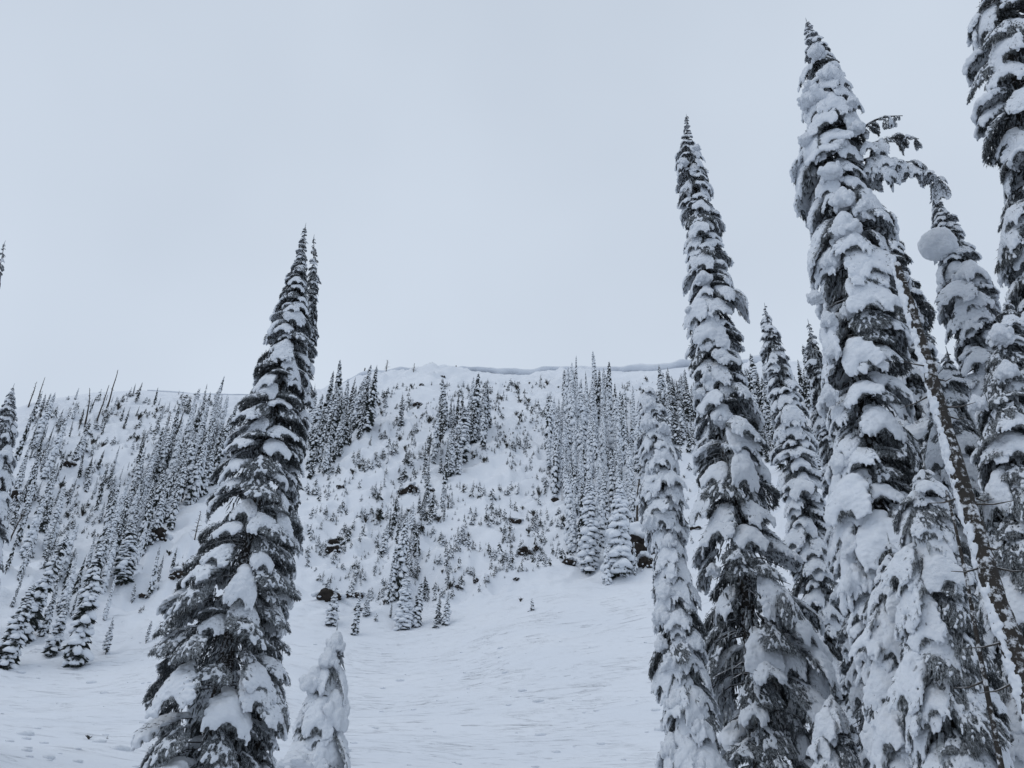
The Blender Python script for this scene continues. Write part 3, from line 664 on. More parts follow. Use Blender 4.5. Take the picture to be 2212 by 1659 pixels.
# leaning broken trunk with snow plastered up its left side
def leaning_trunk(pts, radii, d, label, plaster=True):
    az = azel(*pts[-1])[0]
    P = [plane_pt(x, y, az, dd) for (x, y), dd in zip(pts, d)]
    g = P[-1] + (P[-1] - P[-2]) * .5; zg = float(terrain(np.array([math.atan2(g[0], g[1])]), np.array([math.hypot(g[0], g[1])]))[0]) - .2
    dirv = P[-1] - P[-2]; k = max(0, (P[-1][2] - zg) / -dirv[2]) if dirv[2] < 0 else 0
    P.append(P[-1] + dirv * k); radii = radii + [radii[-1] * 1.15]
    base = P[-1]
    root = bpy.data.objects.new('leaning_trunk', None); COL.objects.link(root); root.location = base
    tag(root, label, 'dead tree')
    Q = []; Rd = []
    for i in range(len(P) - 1):
        for j in range(8):
            t = j / 8; Q.append(P[i] * (1 - t) + P[i + 1] * t - base); Rd.append(radii[i] * (1 - t) + radii[i + 1] * t)
    mb = MB(); tube(mb, Q, Rd, 12, 0, True, .10); link('stem', mb.mesh('stem', [M_BARK]), root)
    left = np.array([-math.cos(az), math.sin(az), 0]); toc = -np.array([math.sin(az), math.cos(az), 0])
    if plaster:
        bl = []
        for q, r_ in zip(Q, Rd):
            for k in range(44):
                of = random.uniform(-.7, .7); an = random.uniform(-.9, 1.25)          # angle round the stem from the left side to the front
                o = left * math.cos(an) + toc * math.sin(an) + np.array([0, 0, .2]); o = o / np.linalg.norm(o); c_ = q + (Q[0] - Q[1]) * of
                if mnoise.noise(Vector((c_[2] * 3.1, an * 1.6, 3.0))) + .5 * mnoise.noise(Vector((c_[2] * 9, an * 5, 0))) < -.12 + .35 * max(0, an - .3): continue
                bl.append((c_ + o * r_ * random.uniform(.80, .98), tuple(np.array((.022, .022, .034)) * random.uniform(.6, 1.4)), np.eye(3)))
        link('snow_crust', remesh('snow_crust', bl, .014, M_SNOW, 1, .014, 16, 5, False), root)['kind'] = 'stuff'
    mb = MB()
    for k in range(16 if plaster else 7):
        i = random.randrange(4, len(Q) - 2); o = left * random.uniform(-1, 1) + toc * random.uniform(-.2, .8); o /= np.linalg.norm(o)
        l = random.uniform(.1, .45); a = Q[i] + o * Rd[i] * .8
        tube(mb, [a, a + o * l * .5 + np.array([0, 0, -.05]), a + o * l + np.array([0, 0, -.18 * l])], [.012, .008, .003], 4)
    link('dead_twigs', mb.mesh('dead_twigs', [M_DEAD]), root)['kind'] = 'stuff'
    return root
leaning_trunk([(1936, 570), (1958, 640), (1990, 740), (2022, 850), (2060, 990), (2102, 1130), (2150, 1290), (2206, 1450), (2270, 1640)],
              [.045, .060, .066, .072, .080, .088, .096, .104, .112], [9.6, 9.6, 9.5, 9.4, 9.3, 9.2, 9.1, 9.0, 8.9], 'leaning broken tree trunk with brown bark, its left side plastered with snow')
leaning_trunk([(2044, 1060), (2062, 1130), (2088, 1250), (2118, 1420), (2160, 1640)], [.010, .014, .018, .022, .026], [9.9, 9.8, 9.7, 9.6, 9.5],
              'thin bare dark stem leaning parallel to the snow-plastered trunk, on its left', False)

# ------------------------------------------------------------------ mid distance and distant trees
def far_tree_mesh(name, nb, w, snow, seed, detail=1, bare=0.0, split=False, cut=1.0):
    """unit high conifer. detail 0..2"""
    r = random.Random(seed); wood = MB(); leaf = MB(); sn = MB()
    tube(wood, [(0, 0, -.03), (0, 0, .5), (0, 0, cut)], [.013, .009, .002 if cut == 1 else .006], 5)
    gold = 2.399; ph = r.uniform(0, 6)
    for i in range(nb):
        f = (i + r.random()) / nb; z = .02 + bare + (1 - bare - .03) * f ** .92
        u = (z - bare) / (1 - bare)
        if z > cut - .02 or (cut < 1 and r.random() < .3): continue
        R_ = w * ((1 - u) ** .62 * .9 + .10) * r.uniform(.55, 1.2) * (1 if u > .12 else .75 + 2 * u)
        if detail < 2 and mnoise.noise(Vector((z * 9, seed, 0))) < -.32 and r.random() < .7: continue
        ph += gold + r.uniform(-.3, .3); dx, dy = math.cos(ph), math.sin(ph); drop = R_ * r.uniform(.5, 1.0)
        o = np.array([0, 0, z]); out = np.array([dx, dy, 0]); lat = np.array([-dy, dx, 0])
        # needle tuft: ragged drooping fans
        for k in range((3, 5, 8)[detail]):
            v = r.uniform(-.55, .55); q0 = o + out * R_ * r.uniform(.0, .3) + np.array([0, 0, .10 * R_])
            tip = o + (out * math.cos(v) + lat * math.sin(v)) * R_ * r.uniform(.75, 1.12) + np.array([0, 0, -drop * r.uniform(.6, 1.15)])
            md = (q0 + tip) / 2 + np.array([0, 0, -.02 * R_]); ww = lat * R_ * r.uniform(.12, .24); hh = np.array([0, 0, R_ * r.uniform(.12, .32)])
            leaf.add([q0, md + ww, tip, md - ww, md - hh], [(0, 1, 2), (0, 2, 3), (0, 4, 1), (1, 4, 2), (2, 4, 3), (3, 4, 0)], 0)
        # snow pad
        if r.random() < snow:
            th = R_ * r.uniform(.18, .36) * (.7 + .6 * snow); c = o + out * R_ * r.uniform(.45, .68) + np.array([0, 0, -drop * .30 + th * .55])
            base, fc = (ICO1, ICO1F) if detail < 2 else (ICO2, ICO2F)
            sl_ = -drop * .75 / R_
            kk = 1 + .35 * max(0, snow - .7) / .3; a, b = R_ * r.uniform(.36, .54) * kk, R_ * r.uniform(.26, .44) * kk
            P = []
            for vv in base:
                jit = 1 + .22 * mnoise.noise(Vector((vv[0] * 1.7 + i, vv[1] * 1.7, vv[2] * 1.7 + seed)))
                p = c + (out * vv[0] * a + lat * vv[1] * b) * jit + np.array([0, 0, vv[2] * th * jit + sl_ * vv[0] * a - (vv[1] ** 2) * b * .5])
                P.append(p)
            sn.add(P, fc, 0, True)
    mats = [M_DEAD, M_NEEDLEFAR, M_SNOWFAR]
    if split: return [wood.mesh('trunk', [M_BARK]), leaf.mesh('foliage', [M_NEEDLEFAR]), sn.mesh('snow_load', [M_SNOWFAR])]
    al = MB(); al.add(wood.V, wood.F, 0, True); al.add(leaf.V, leaf.F, 1); al.add(sn.V, sn.F, 2, True)
    return al.mesh(name, mats)

MID = {k: [far_tree_mesh('fir', 190, w, s, 300 + 10 * k + j, 2, 0.0, True) for j, w in enumerate((.095, .120, .108))] for k, s in enumerate((.62, .82, 1.0))}
FAR = {k: [far_tree_mesh('fir', 95, w, s, 400 + 10 * k + j, 1, b, cut=c) for j, (w, b, c) in enumerate(((.105, .0, 1), (.135, .03, 1), (.115, .12, 1), (.09, 0, 1), (.10, .05, 1), (.12, .02, 1), (.10, .10, .86)))] for k, s in enumerate((.45, .72, 1.0))}
SAP = {k: [far_tree_mesh('sapling', 15, w, s, 500 + 10 * k + j, 0) for j, w in enumerate((.22, .32, .27, .42))] for k, s in enumerate((.2, .5, .85))}

def bush_mesh(seed):
    r = random.Random(seed); mb = MB()
    for k in range(9):
        a = r.uniform(0, 6.28); e = r.uniform(1.0, 1.5); l = r.uniform(.5, 1.0); d = np.array([math.cos(a) * math.cos(e), math.sin(a) * math.cos(e), math.sin(e)])
        q = d * l * .5; tube(mb, [(0, 0, 0), q, d * l], [.05, .035, .01], 3)
        for j in range(3):
            v = np.array([r.uniform(-.3, .3), r.uniform(-.3, .3), r.uniform(0, .3)]); mb.add([q + v * .2, q + v + d * .1 + (.05, 0, 0), q + v + d * .15, q + (.06, .05, 0)], [(0, 1, 2), (0, 2, 3), (0, 3, 1)], 1)
    return mb.mesh('sapling', [M_DEAD, M_NEEDLEFAR, M_SNOWFAR])
SAP[0] += [bush_mesh(900)]

def bare_tree_mesh(seed, lean=0.0, nb=22, L=.16):
    r = random.Random(seed); mb = MB(); pts = []; p = np.array([0, 0, -.02])
    for i in range(9):
        pts.append(p.copy()); p = p + np.array([r.gauss(0, .006) + lean * .02 * i, r.gauss(0, .006), .127])
    tube(mb, pts, [.022 * (1 - .085 * i) for i in range(9)], 6, 0, True, .1)
    for k in range(nb):
        f = r.uniform(.25, .97) * 8; i = min(int(f), 7); q = pts[i] + (pts[i + 1] - pts[i]) * (f - i); a = r.uniform(0, 6.3); l = L * r.uniform(.3, 1) * (1.15 - f / 9)
        d = np.array([math.cos(a), math.sin(a), 0])
        tube(mb, [q, q + d * l * .6 + np.array([0, 0, .02]), q + d * l + np.array([0, 0, r.uniform(-.05, .05)])], [.007, .005, .0015], 4)
    return mb.mesh('dead_tree', [M_DEAD])
BARE = [bare_tree_mesh(s, l, n, L_) for s, l, n, L_ in ((1, 0, 9, .07), (2, .3, 16, .12), (3, -.4, 30, .22), (4, 0, 34, .26))]

def tree_height(P, r, px, py, hpx):
    """height of an upright tree at P that spans hpx picture points"""
    for_h = hpx / FPX * np.linalg.norm(P)
    e = math.asin(P[2] / np.linalg.norm(P)); d0 = math.acos(max(-1, min(1, float(np.dot(P / np.linalg.norm(P), Fw)))))
    return for_h / math.cos(e) * math.cos(d0) ** 1.0

n_ind = 0
ALLFAR = []          # (hpx, kind, P, H, style, label, group, widthscale)
def plan_tree(px, py, hpx, style, label, group, ws=1.0, lean=None, kind='fir'):
    h = hit(px, py)
    if h is None: return
    P, r = h
    ALLFAR.append([hpx, kind, P, tree_height(P, r, px, py, hpx), style, label, group, ws, lean])

# trees one can pick out by hand
G_FOOT = 'separate firs at the foot of the hillside'
hand = [
 (9, 1441, 190, 1, 'broad dark fir lowest on the hillside at the left edge', 1.3), (46, 1385, 250, 1, 'very tall slanting fir near the left edge, second tree from the bottom left', 1.1),
 (72, 1363, 92, 1, 'short narrow fir standing right beside the very tall slanting fir at left', .9), (92, 1375, 110, 1, 'narrow fir standing alone between a shorter fir and a forked-looking fir at lower left', .9),
 (107, 1419, 130, 1, 'bushy fir whose snow-dusted skirt spreads beside the largest fir of the lower left hillside', 1.25), (157, 1441, 285, 1, 'largest fir of the lower left hillside with bare dark stem showing at its foot', 1.15),
 (228, 1414, 82, 2, 'small snowy fir alone on the snow below the dark forest band', 1.0), (315, 1390, 58, 2, 'little pale fir alone between the forest band and the twin-topped fir', 1.0),
 (224, 1344, 98, 2, 'thin crooked fir leaning right at the lower end of the forest band', .6), (325, 1282, 104, 1, 'thin dark fir on the open snow right of the forest foot, tallest of three', .6),
 (341, 1260, 60, 1, 'little dark fir in the middle of three right of the forest foot', .8), (371, 1231, 48, 0, 'little dark fir rightmost of three right of the forest foot', .8),
 (284, 1305, 50, 2, 'small snow-buried fir just below the foot of the forest band', 1.2),
 (47, 877, 96, 0, 'big dark fir standing against the sky on the far left ridge', 1.5),
 (870, 1360, 122, 2, 'lowest white-skirted fir in the middle of the picture, standing on the open snow', 1.5), (897, 1354, 100, 1, 'darker narrow fir just right of the lowest white-skirted fir', 1.1),
 (715, 1353, 86, 2, 'small snowy fir below the dark outcrop right of the twin-topped fir', 1.3), (765, 1372, 92, 1, 'two-tiered small fir on the open snow, lowest left of the middle group', 1.1),
 (790, 1335, 62, 2, 'small snow-tufted fir beside the little boulder at the slope foot', 1.5), (945, 1350, 62, 1, 'dark small fir of a close pair right of the lowest white-skirted fir', 1.5),
 (962, 1352, 74, 2, 'pale taller fir of a close pair right of the lowest white-skirted fir', 1.0), (942, 1358, 22, 2, 'tiny round snowy sapling in front of the close pair of small firs', 2.0), (920, 1295, 48, 1, 'bushy little fir on the bench above the close pair', 1.9),
 (843, 1337, 34, 1, 'thin little fir leaning left on the snow left of the lowest white-skirted fir', 1.1), (812, 1342, 18, 1, 'tiny dark sapling on the snow left of the leaning little fir', 1.4),
 (857, 1295, 180, 1, 'tall slender fir rising up the middle of the slope above the lowest white-skirted fir', .8), (837, 1305, 90, 1, 'thin fir with bare lower stem left of the tall slender middle fir', .6), (845, 1298, 120, 1, 'middle fir of the small stand in the slope centre', .8),
 (1148, 1320, 28, 2, 'tiny white sapling alone on the open snow in the middle', 1.4), (1124, 1300, 12, 0, 'tiny dark twig sapling alone on the open snow', 1.4),
 (1272, 1236, 200, 2, 'thickly white fir at the bottom front of the right-hand stand', 1.25), (1336, 1246, 215, 2, 'broad snow-crusted fir beside the black outcrop, front of the right-hand stand', 1.2),
 (1310, 1264, 96, 2, 'thin wholly white fir in front between the two broad white firs', .8), (1372, 1246, 72, 2, 'thin white pillar fir standing in front of the black outcrop', .7),
 (792, 935, 150, 0, 'tallest dark fir of the upper stand beside the left end of the cornice', .85), (808, 880, 84, 0, 'dark fir right of the tallest one below the left end of the cornice', .8),
 (866, 924, 82, 1, 'lone snowy fir on the open slope right of the upper dark stand', 1.0), (1022, 940, 135, 0, 'tallest dark fir of the centre stand under the cornice', .9), (1053, 925, 96, 0, 'dark fir rightmost in the centre stand', .9),
 (962, 930, 118, 1, 'tall snowy fir leftmost in the centre stand', .9), (995, 1005, 130, 1, 'broad dark-centred fir at the bottom of the centre stand', 1.3), (262, 1266, 150, 1, 'broad fir at the very foot of the forest band, its skirt touching the snow', 1.5),
 (191, 1599, 11, 0, 'tiny dark twiggy sapling poking through the snow at lower left', 2.2), (231, 1597, 6, 0, 'smallest dark sprig in the snow at lower left', 2.2),
 (1240, 895, 96, 1, 'tall dark-topped fir breaking the cornice line above the right-hand stand', .7), (1296, 900, 104, 0, 'dark fir whose tip just crosses the cornice, right of its neighbour above the stand', .8),
]
for px, py, h, st, lb, ws in hand:
    plan_tree(px, py, h, st, lb, None, ws)

def in_poly(x, y, P):
    c = False; j = len(P) - 1
    for i in range(len(P)):
        if ((P[i][1] > y) != (P[j][1] > y)) and x < (P[j][0] - P[i][0]) * (y - P[i][1]) / (P[j][1] - P[i][1]) + P[i][0]: c = not c
        j = i
    return c
def stand(poly, n, hf, styles, phrase, group, seed, kind='fir', ws=(.75, 1.15), sizes=('short', 'middling', 'tall', 'very tall'), mind=0, cluster=0):
    r = random.Random(seed); xs = [p[0] for p in poly]; ys = [p[1] for p in poly]; k = 0; tries = 0; pts = []
    while k < n and tries < n * 90:
        tries += 1
        x = r.uniform(min(xs), max(xs)); y = r.uniform(min(ys), max(ys))
        if not in_poly(x, y, poly): continue
        if cluster and mnoise.noise(Vector((x / cluster, y / cluster, seed))) < r.uniform(-.25, .5): continue
        if mind and any((x - a) ** 2 + ((y - b) * .6) ** 2 < mind ** 2 for a, b in pts): continue
        pts.append((x, y)); k += 1
        lo, hi = hf(x, y); h = lo + (hi - lo) * r.random() ** (1.3 if kind == 'fir' else 2.0)
        st = r.choices((0, 1, 2), styles)[0]
        fy = (y - min(ys)) / (max(ys) - min(ys)); fx = (x - min(xs)) / (max(xs) - min(xs))
        v = ('top', 'upper', 'middle', 'lower', 'bottom')[min(4, int(fy * 5))]; hz = ('left', 'centre', 'right')[min(2, int(fx * 3))]
        sz = sizes[min(len(sizes) - 1, int((h - lo) / (hi - lo + 1e-6) * len(sizes) * 1.25))]
        look = ('dark', 'snow-dusted', 'white-coated')[st]
        plan_tree(x, y, h, st, f'{sz} {look} {"fir" if kind == "fir" else "sapling"} at the {v} {hz} of {phrase}', group, r.uniform(*ws), kind=kind)

stand([(205, 1240), (240, 1260), (280, 1240), (345, 1165), (400, 1120), (455, 1060), (500, 990), (505, 890), (440, 900), (375, 950), (315, 1020), (265, 1110), (215, 1190)], 125,
      lambda x, y: (50 + (y - 880) * .12, 95 + (y - 880) * .22), (.35, .45, .2), 'the dense forest band', 'firs of the dense forest band left of the twin-topped fir', 1, mind=4, ws=(.5, .9))
stand([(48, 880), (120, 865), (330, 852), (440, 862), (370, 930), (310, 1000), (250, 1110), (200, 1190), (150, 1250), (60, 1240), (20, 1160), (30, 1000)], 80,
      lambda x, y: (14 + (y - 850) * .06, 52 + (y - 850) * .16), (.35, .4, .25), 'the open-wooded left hillside', 'scattered firs on the left hillside', 2, mind=7, ws=(.5, .95))
stand([(0, 1200), (30, 950), (75, 900), (100, 960), (95, 1100), (110, 1230), (60, 1300), (0, 1330)], 26, lambda x, y: (60, 150), (.3, .4, .3), 'the left edge strip of forest', 'firs along the left edge of the hillside', 3, mind=7, ws=(.5, .85))
stand([(110, 1250), (200, 1200), (230, 1290), (170, 1340), (120, 1340)], 16, lambda x, y: (60, 140), (.25, .45, .3), 'the thin wood below the left hillside', 'firs in the thin wood at lower left', 4, mind=8, ws=(.5, .85))
stand([(668, 1060), (668, 900), (700, 880), (760, 868), (800, 880), (806, 930), (770, 965), (725, 1000)], 58, lambda x, y: (55, 110), (.55, .35, .1), 'the dark stand beside the twin-topped fir', 'firs of the dark upper stand', 5, mind=4, ws=(.6, 1.0))
stand([(905, 1005), (935, 930), (985, 900), (1050, 915), (1058, 960), (1010, 1005), (965, 1055), (930, 1040)], 34, lambda x, y: (45, 115), (.35, .45, .2), 'the small centre stand', 'firs of the centre stand below the cornice', 6, mind=5, ws=(.55, 1.0))
stand([(820, 1200), (850, 1130), (880, 1120), (905, 1180), (900, 1290), (850, 1300), (825, 1270)], 18, lambda x, y: (40, 100), (.2, .4, .4), 'the low thicket at mid-slope', 'firs of the low thicket at mid-slope', 7, ws=(.6, 1), mind=6)
stand([(905, 1100), (950, 1060), (980, 1090), (960, 1140), (900, 1130)], 14, lambda x, y: (30, 70), (.3, .4, .3), 'the clump below the centre stand', 'firs of the clump below the centre stand', 8, mind=6)
stand([(1182, 1010), (1195, 930), (1230, 880), (1330, 875), (1378, 920), (1392, 1010), (1385, 1090), (1330, 1130), (1230, 1100), (1195, 1070)], 150,
      lambda x, y: (60, 150), (.10, .26, .64), 'the frosted right-hand stand', 'firs of the frosted right-hand stand', 9, ws=(.42, .78), mind=4)
stand([(1215, 1110), (1380, 1100), (1370, 1190), (1300, 1200), (1230, 1200)], 22, lambda x, y: (90, 170), (.05, .3, .65), 'the front rows of the right-hand stand', 'white firs in the front of the right-hand stand', 10, ws=(.45, .8), mind=7)
stand([(1412, 900), (1440, 860), (1500, 855), (1510, 1000), (1450, 960)], 44, lambda x, y: (45, 100), (.3, .5, .2), 'the far stand behind the pointed fir', 'firs of the distant stand behind the tall pointed fir', 11, mind=4)
stand([(1590, 880), (1640, 850), (1780, 840), (1780, 1060), (1690, 1020), (1600, 980)], 60, lambda x, y: (60, 130), (.3, .5, .2), 'the wood between the near right-hand firs', 'firs of the distant wood between the near right-hand trees', 12, mind=5)
stand([(1780, 900), (2212, 860), (2212, 1000), (1780, 1000)], 30, lambda x, y: (60, 120), (.3, .5, .2), 'the wood behind the rightmost trees', 'firs of the wood behind the near trees at far right', 13, mind=8)
# saplings
sapw = (.8, 1.3)
stand([(660, 1060), (820, 940), (905, 1000), (930, 1050), (1180, 1050), (1190, 1200), (1080, 1260), (1000, 1300), (820, 1310), (660, 1280)], 950, lambda x, y: (6, 28), (.22, .43, .35), 'the bumpy middle of the slope', 'saplings over the middle of the slope', 21, 'sapling', sapw, ('tiny', 'small', 'bigger'), cluster=30)
stand([(812, 835), (1200, 825), (1190, 1050), (1060, 1000), (905, 1000), (820, 950)], 900, lambda x, y: (4, 16), (.4, .4, .2), 'the slope under the cornice', 'saplings under the cornice', 22, 'sapling', sapw, ('tiny', 'small', 'bigger'), cluster=28)
stand([(1200, 840), (1480, 815), (1490, 900), (1400, 900), (1230, 870)], 260, lambda x, y: (3.5, 13), (.5, .4, .1), 'the slope right of the cornice notch', 'saplings on the upper right of the slope', 23, 'sapling', sapw, ('tiny', 'small', 'bigger'), cluster=25)
stand([(60, 870), (330, 850), (500, 858), (420, 900), (300, 1050), (200, 1200), (60, 1250)], 520, lambda x, y: (6, 24), (.4, .4, .2), 'the left hillside', 'saplings on the left hillside', 24, 'sapling', sapw, ('tiny', 'small', 'bigger'), cluster=35)
stand([(1470, 950), (1510, 950), (1520, 1200), (1440, 1200)], 40, lambda x, y: (6, 18), (.3, .4, .3), 'the gap left of the pointed fir', 'saplings in the gap left of the tall pointed fir', 25, 'sapling', sapw, ('tiny', 'small', 'bigger'))
stand([(1080, 1150), (1230, 1100), (1240, 1200), (1150, 1240), (1080, 1240)], 100, lambda x, y: (8, 28), (.3, .35, .35), 'the ledges left of the white firs', 'saplings on the ledges left of the white front firs', 26, 'sapling', sapw, ('tiny', 'small', 'bigger'))
stand([(300, 1230), (420, 1180), (380, 1290), (300, 1330)], 14, lambda x, y: (7, 22), (.4, .4, .2), 'the snow below the forest foot', 'saplings below the forest foot', 27, 'sapling', sapw, ('tiny', 'small', 'bigger'))

def place_far(rec, rs):
    hpx, kind, P, H, st, lb, gr, ws, lean = rec
    M = Matrix.Translation(Vector(P) - Vector((0, 0, .01 * H))) @ Matrix.Rotation(rs.gauss(0, .045), 4, 'X') @ Matrix.Rotation(rs.gauss(0, .045), 4, 'Y') @ Matrix.Rotation(rs.uniform(0, 6.28), 4, 'Z')
    return M, Matrix.Diagonal((H * ws, H * ws, H, 1))
rs = random.Random(77)
for kind in ('fir', 'sapling'):
    L_ = sorted([r for r in ALLFAR if r[1] == kind], key=lambda r: (r[6] is not None, -r[0]))
    ind, rest = L_[:300 + (0 if kind == 'sapling' else 0)], L_[300:]
    for rec in ind:
        M, S = place_far(rec, rs); hpx = rec[0]
        nm = 'fir_tree' if kind == 'fir' else 'sapling'
        if kind == 'fir' and hpx >= 30:
            if hpx > 88:
                root = bpy.data.objects.new(nm, None); COL.objects.link(root); root.matrix_basis = M
                for me_ in rs.choice(MID[rec[4]]):
                    link(me_.name.split('.')[0], me_, root, mat=S)
            else:
                root = link(nm, rs.choice(FAR[rec[4]]), mat=M @ S)
        else:
            root = link(nm, rs.choice(SAP[rec[4]]) , mat=M @ S @ Matrix.Diagonal((.9, .9, 1, 1)))
        tag(root, rec[5], 'tree' if kind == 'fir' else 'sapling', rec[6])
    if rest:                                                        # beyond the 300 largest: one joined mass
        VV = []; LI = []; MI = []; SM = []; off = 0
        for rec in rest:
            M, S = place_far(rec, rs); me_ = rs.choice(SAP[rec[4]] if kind == 'sapling' else FAR[rec[4]])
            n = len(me_.vertices); co = np.empty(n * 3); me_.vertices.foreach_get('co', co); co = co.reshape(-1, 3)
            W = np.array(M @ S); VV.append(co @ W[:3, :3].T + W[:3, 3])
            LI.extend([tuple(v + off for v in p.vertices) for p in me_.polygons]); mi = np.empty(len(me_.polygons), int); me_.polygons.foreach_get('material_index', mi); MI.append(mi); off += n
        me_ = mk_mesh('rest', [tuple(v) for v in np.concatenate(VV)], LI, [M_DEAD, M_NEEDLEFAR, M_SNOWFAR], np.concatenate(MI))
        o = link('distant_firs' if kind == 'fir' else 'tiny_saplings', me_)
        tag(o, 'mass of small distant snowy firs filling the stands on the hillside' if kind == 'fir' else 'scatter of tiny twiggy saplings poking through the snow of the slope', 'trees' if kind == 'fir' else 'saplings', kind='stuff')

# dead standing trees: (tip x, tip y, base x, base y, mesh, label)
for x1, y1, x0, y0, k, lb in [
    (253, 801, 230, 884, 0, 'bare straight dead trunk rising above the left ridge'), (226, 829, 209, 915, 0, 'dead trunk with a hooked top left of the tallest bare trunk on the left ridge'),
    (206, 837, 184, 917, 1, 'dead trunk furthest left of three on the upper left hillside'), (97, 808, 76, 868, 0, 'thin dead pole right of the big dark fir on the far left ridge'), (87, 815, 60, 872, 1, 'thin dead pole touching the big dark fir on the far left ridge'),
    (10, 807, -2, 862, 3, 'bare twiggy dead tree at the left edge'), (184, 880, 170, 927, 1, 'short dead trunk with stubby branches on the left hillside'), (94, 986, 57, 1078, 1, 'slanting dead trunk above the dark hollow at left'),
    (54, 1091, 21, 1170, 2, 'dark dead trunk low at the left edge of the hillside'), (359, 888, 347, 975, 3, 'wide-branched dead tree on the left border of the dense forest'), (429, 1106, 420, 1168, 3, 'small bare shrubby tree at the left side of the twin-topped fir'),
    (352, 960, 338, 1020, 3, 'second wide-branched dead tree, lower on the left border of the forest'), (835, 786, 834, 803, 3, 'forked bare shrub standing on the cornice left of centre'), (893, 792, 893, 805, 3, 'bare three-stemmed shrub on the cornice'),
    (736, 810, 733, 850, 2, 'bare twisted tree above the dark upper stand'), (830, 1020, 829, 1048, 3, 'small dead tree on the bench below the dark upper stand'), (1290, 1040, 1296, 1145, 1, 'dark dead trunk inside the frosted right-hand stand'),
    (1368, 1010, 1376, 1170, 1, 'tall dead trunk at the right border of the frosted stand'), (1212, 1060, 1214, 1085, 0, 'short dead stub on the left border of the frosted stand')]:
    h = hit(x0, y0)
    if h is None: h = hit(x0, y0 + 10)
    if h is None: continue
    P, r = h; H = tree_height(P, r, x0, y0, math.hypot(x1 - x0, y1 - y0))
    o = link('dead_tree', BARE[k], mat=Matrix.Translation(Vector(P)) @ Matrix.Rotation(random.uniform(0, 6), 4, 'Z') @ Matrix.Diagonal((H * (2.4 if y0 - y1 < 25 else 1), H * (2.4 if y0 - y1 < 25 else 1), H * (1.5 if y0 - y1 < 25 else 1), 1)))
    tag(o, lb, 'dead tree')
# stumps on the cornice
for x, y, hh, lb in [(787, 803, 12, 'short dark stump at the left end of the cornice'), (984, 800, 12, 'stubby dark stump on the highest bulge of the cornice'), (1404, 800, 6, 'tiny dark stub on the cornice near the tall pointed fir')]:
    a, e = azel(x, y); rc = float(r_crest(a)); z = float(terrain(np.array([a]), np.array([rc]))[0]); H = hh / FPX * rc * 1.25
    mb = MB(); tube(mb, [(0, 0, -.6), (0, 0, H * .5), (H * .05, 0, H)], [.2, .17, .13], 7, 0, True, .15); tube(mb, [(0, 0, H * .5), (.25, 0, H * .8)], [.08, .04], 5)
    o = link('stump', mb.mesh('stump', [M_DEAD]), loc=(rc * math.sin(a), rc * math.cos(a), z + .5)); tag(o, lb, 'stump')

# rocks: dark faces breaking out of the snow, each with a snow cap
def rock(px, py, w, h, label, seed):
    hh = hit(px, py + h * .3)
    if hh is None: return
    P, r = hh; D = np.linalg.norm(P); W = w / FPX * D * .58; H = h / FPX * D * .72; T_ = min(W, 1.3 * H)
    rr = random.Random(seed)
    root = bpy.data.objects.new('rock_outcrop', None); COL.objects.link(root); root.location = P; root.rotation_euler = (0, 0, -math.atan2(P[0], P[1])); tag(root, label, 'rock')
    sb = []
    for k in range(9):
        u = rr.uniform(-1, 1); q = Matrix.Rotation(rr.uniform(0, 3), 3, 'Z') @ Matrix.Rotation(rr.uniform(-.6, .6), 3, 'Y')
        sb.append(((u * W * .72, T_ * rr.uniform(-.35, .25), rr.uniform(-.45, .5) * H * (1.1 - abs(u))), (W * rr.uniform(.18, .42), T_ * rr.uniform(.4, .8), H * rr.uniform(.3, .65)), np.array(q)))
    link('stone', remesh('stone', sb, max(W, H) * .085, M_ROCK, 0, min(W, H) * .35, 2.2 / max(W, H), seed), root)
    bl = []
    for k in range(8):
        u = -1.1 + 2.2 * (k + rr.random()) / 8; s = rr.uniform(.22, .42)
        bl.append(((u * W, T_ * rr.uniform(.0, .8), H * (.95 - .5 * u * u) + rr.uniform(-.25, .2) * H), (W * s, T_ * s * 1.6, H * rr.uniform(.16, .36)), np.eye(3)))
    for k in range(4):
        u = rr.uniform(-1, 1); bl.append(((u * W * .8, -T_ * rr.uniform(.5, .8), H * rr.uniform(-.6, .3)), (W * rr.uniform(.08, .2), T_ * .25, H * .10), np.eye(3)))
    link('snow_cap', remesh('snow_cap', bl, max(W, H) * .095, M_SNOWFAR, 2, W * .09, 2.4 / W, seed, False), root)['kind'] = 'stuff'
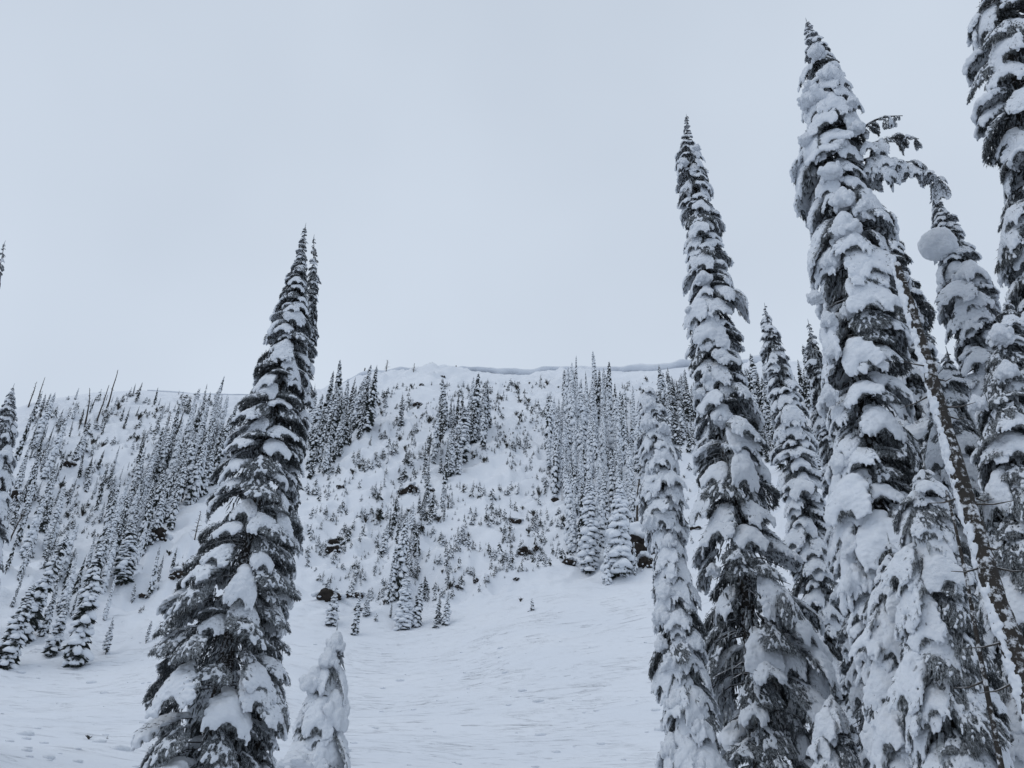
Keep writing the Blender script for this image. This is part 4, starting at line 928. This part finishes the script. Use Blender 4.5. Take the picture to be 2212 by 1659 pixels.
for i, (x, y, w, h, lb) in enumerate([
    (1374, 1172, 70, 84, 'largest black rock outcrop, right of the white front firs'), (1392, 1212, 34, 36, 'lower lobe of black rock under the largest outcrop'), (728, 1188, 38, 18, 'dark jagged outcrop on the slope right of the twin-topped fir'),
    (718, 1170, 24, 16, 'small dark rock just above the jagged outcrop right of the twin-topped fir'), (708, 1286, 50, 24, 'dark ledge of rock at the slope foot right of the twin-topped fir'), (773, 1283, 24, 12, 'flat dark boulder right of the rock ledge at the slope foot'),
    (750, 1288, 14, 7, 'small dark stone between the rock ledge and the flat boulder'), (778, 1316, 16, 11, 'lone brownish boulder beside the snow-tufted little fir'), (875, 1060, 26, 14, 'dark rocks under the bench left of the slope centre'),
    (890, 1052, 20, 20, 'dark upright rock behind a thin fir below the centre stand'), (932, 1058, 14, 12, 'round brown boulder right of the dark rocks under the bench'), (735, 1053, 14, 9, 'small brown boulder below the dark upper stand'),
    (1112, 1124, 28, 12, 'brown rock band on the open slope left of the frosted stand'), (1134, 1190, 24, 22, 'dark broken rocks on the ledge left of the white front firs'), (1160, 1188, 16, 12, 'small dark rock right of the broken rocks on the ledge'),
    (908, 1144, 12, 9, 'snow-capped round boulder in the middle of the slope'), (1030, 1258, 12, 11, 'small dark rock at the foot of the middle slope'), (1117, 1252, 14, 7, 'flat dark rock low right of the middle slope'), (987, 1268, 12, 8, 'slanted dark rock at the foot of the middle slope'),
    (882, 1102, 7, 5, 'pebble-sized dark rock beside the clump below the centre stand'), (902, 873, 20, 7, 'reddish brown flat rock high under the cornice'), (911, 830, 8, 8, 'small brown rock just below the cornice'), (957, 815, 8, 5, 'dark rock tucked under the cornice lip'),
    (46, 1071, 36, 24, 'large dark hollow rock near the left edge'), (153, 1004, 22, 12, 'dark rock on the left hillside'), (98, 1082, 12, 8, 'small dark rock right of the hollow rock near the left edge'), (343, 1157, 34, 26, 'dark rock face behind the forest foot beside the twin-topped fir'),
    (388, 1238, 30, 20, 'snow-heaped dark boulder left of the twin-topped fir'), (310, 1290, 18, 10, 'flat dark rock below the forest foot'), (166, 1266, 8, 6, 'small dark stone in the thin wood at lower left'), (1229, 1214, 30, 18, 'rounded dark boulder left of the white front firs'),
    (1322, 1240, 16, 18, 'dark rock peeping from behind the broad snow-crusted fir'), (1200, 1077, 14, 16, 'dark rock at the left border of the frosted stand'), (1238, 1082, 12, 20, 'upright dark rock inside the frosted stand'), (1392, 1128, 14, 8, 'small dark rock above the largest black outcrop'),
    (1498, 1140, 28, 8, 'flat dark rock in the gap left of the tall pointed fir'), (370, 1250, 10, 8, 'small dark stone beside the snow-heaped boulder')]):
    rock(x, y, w, h, lb, 50 + i)
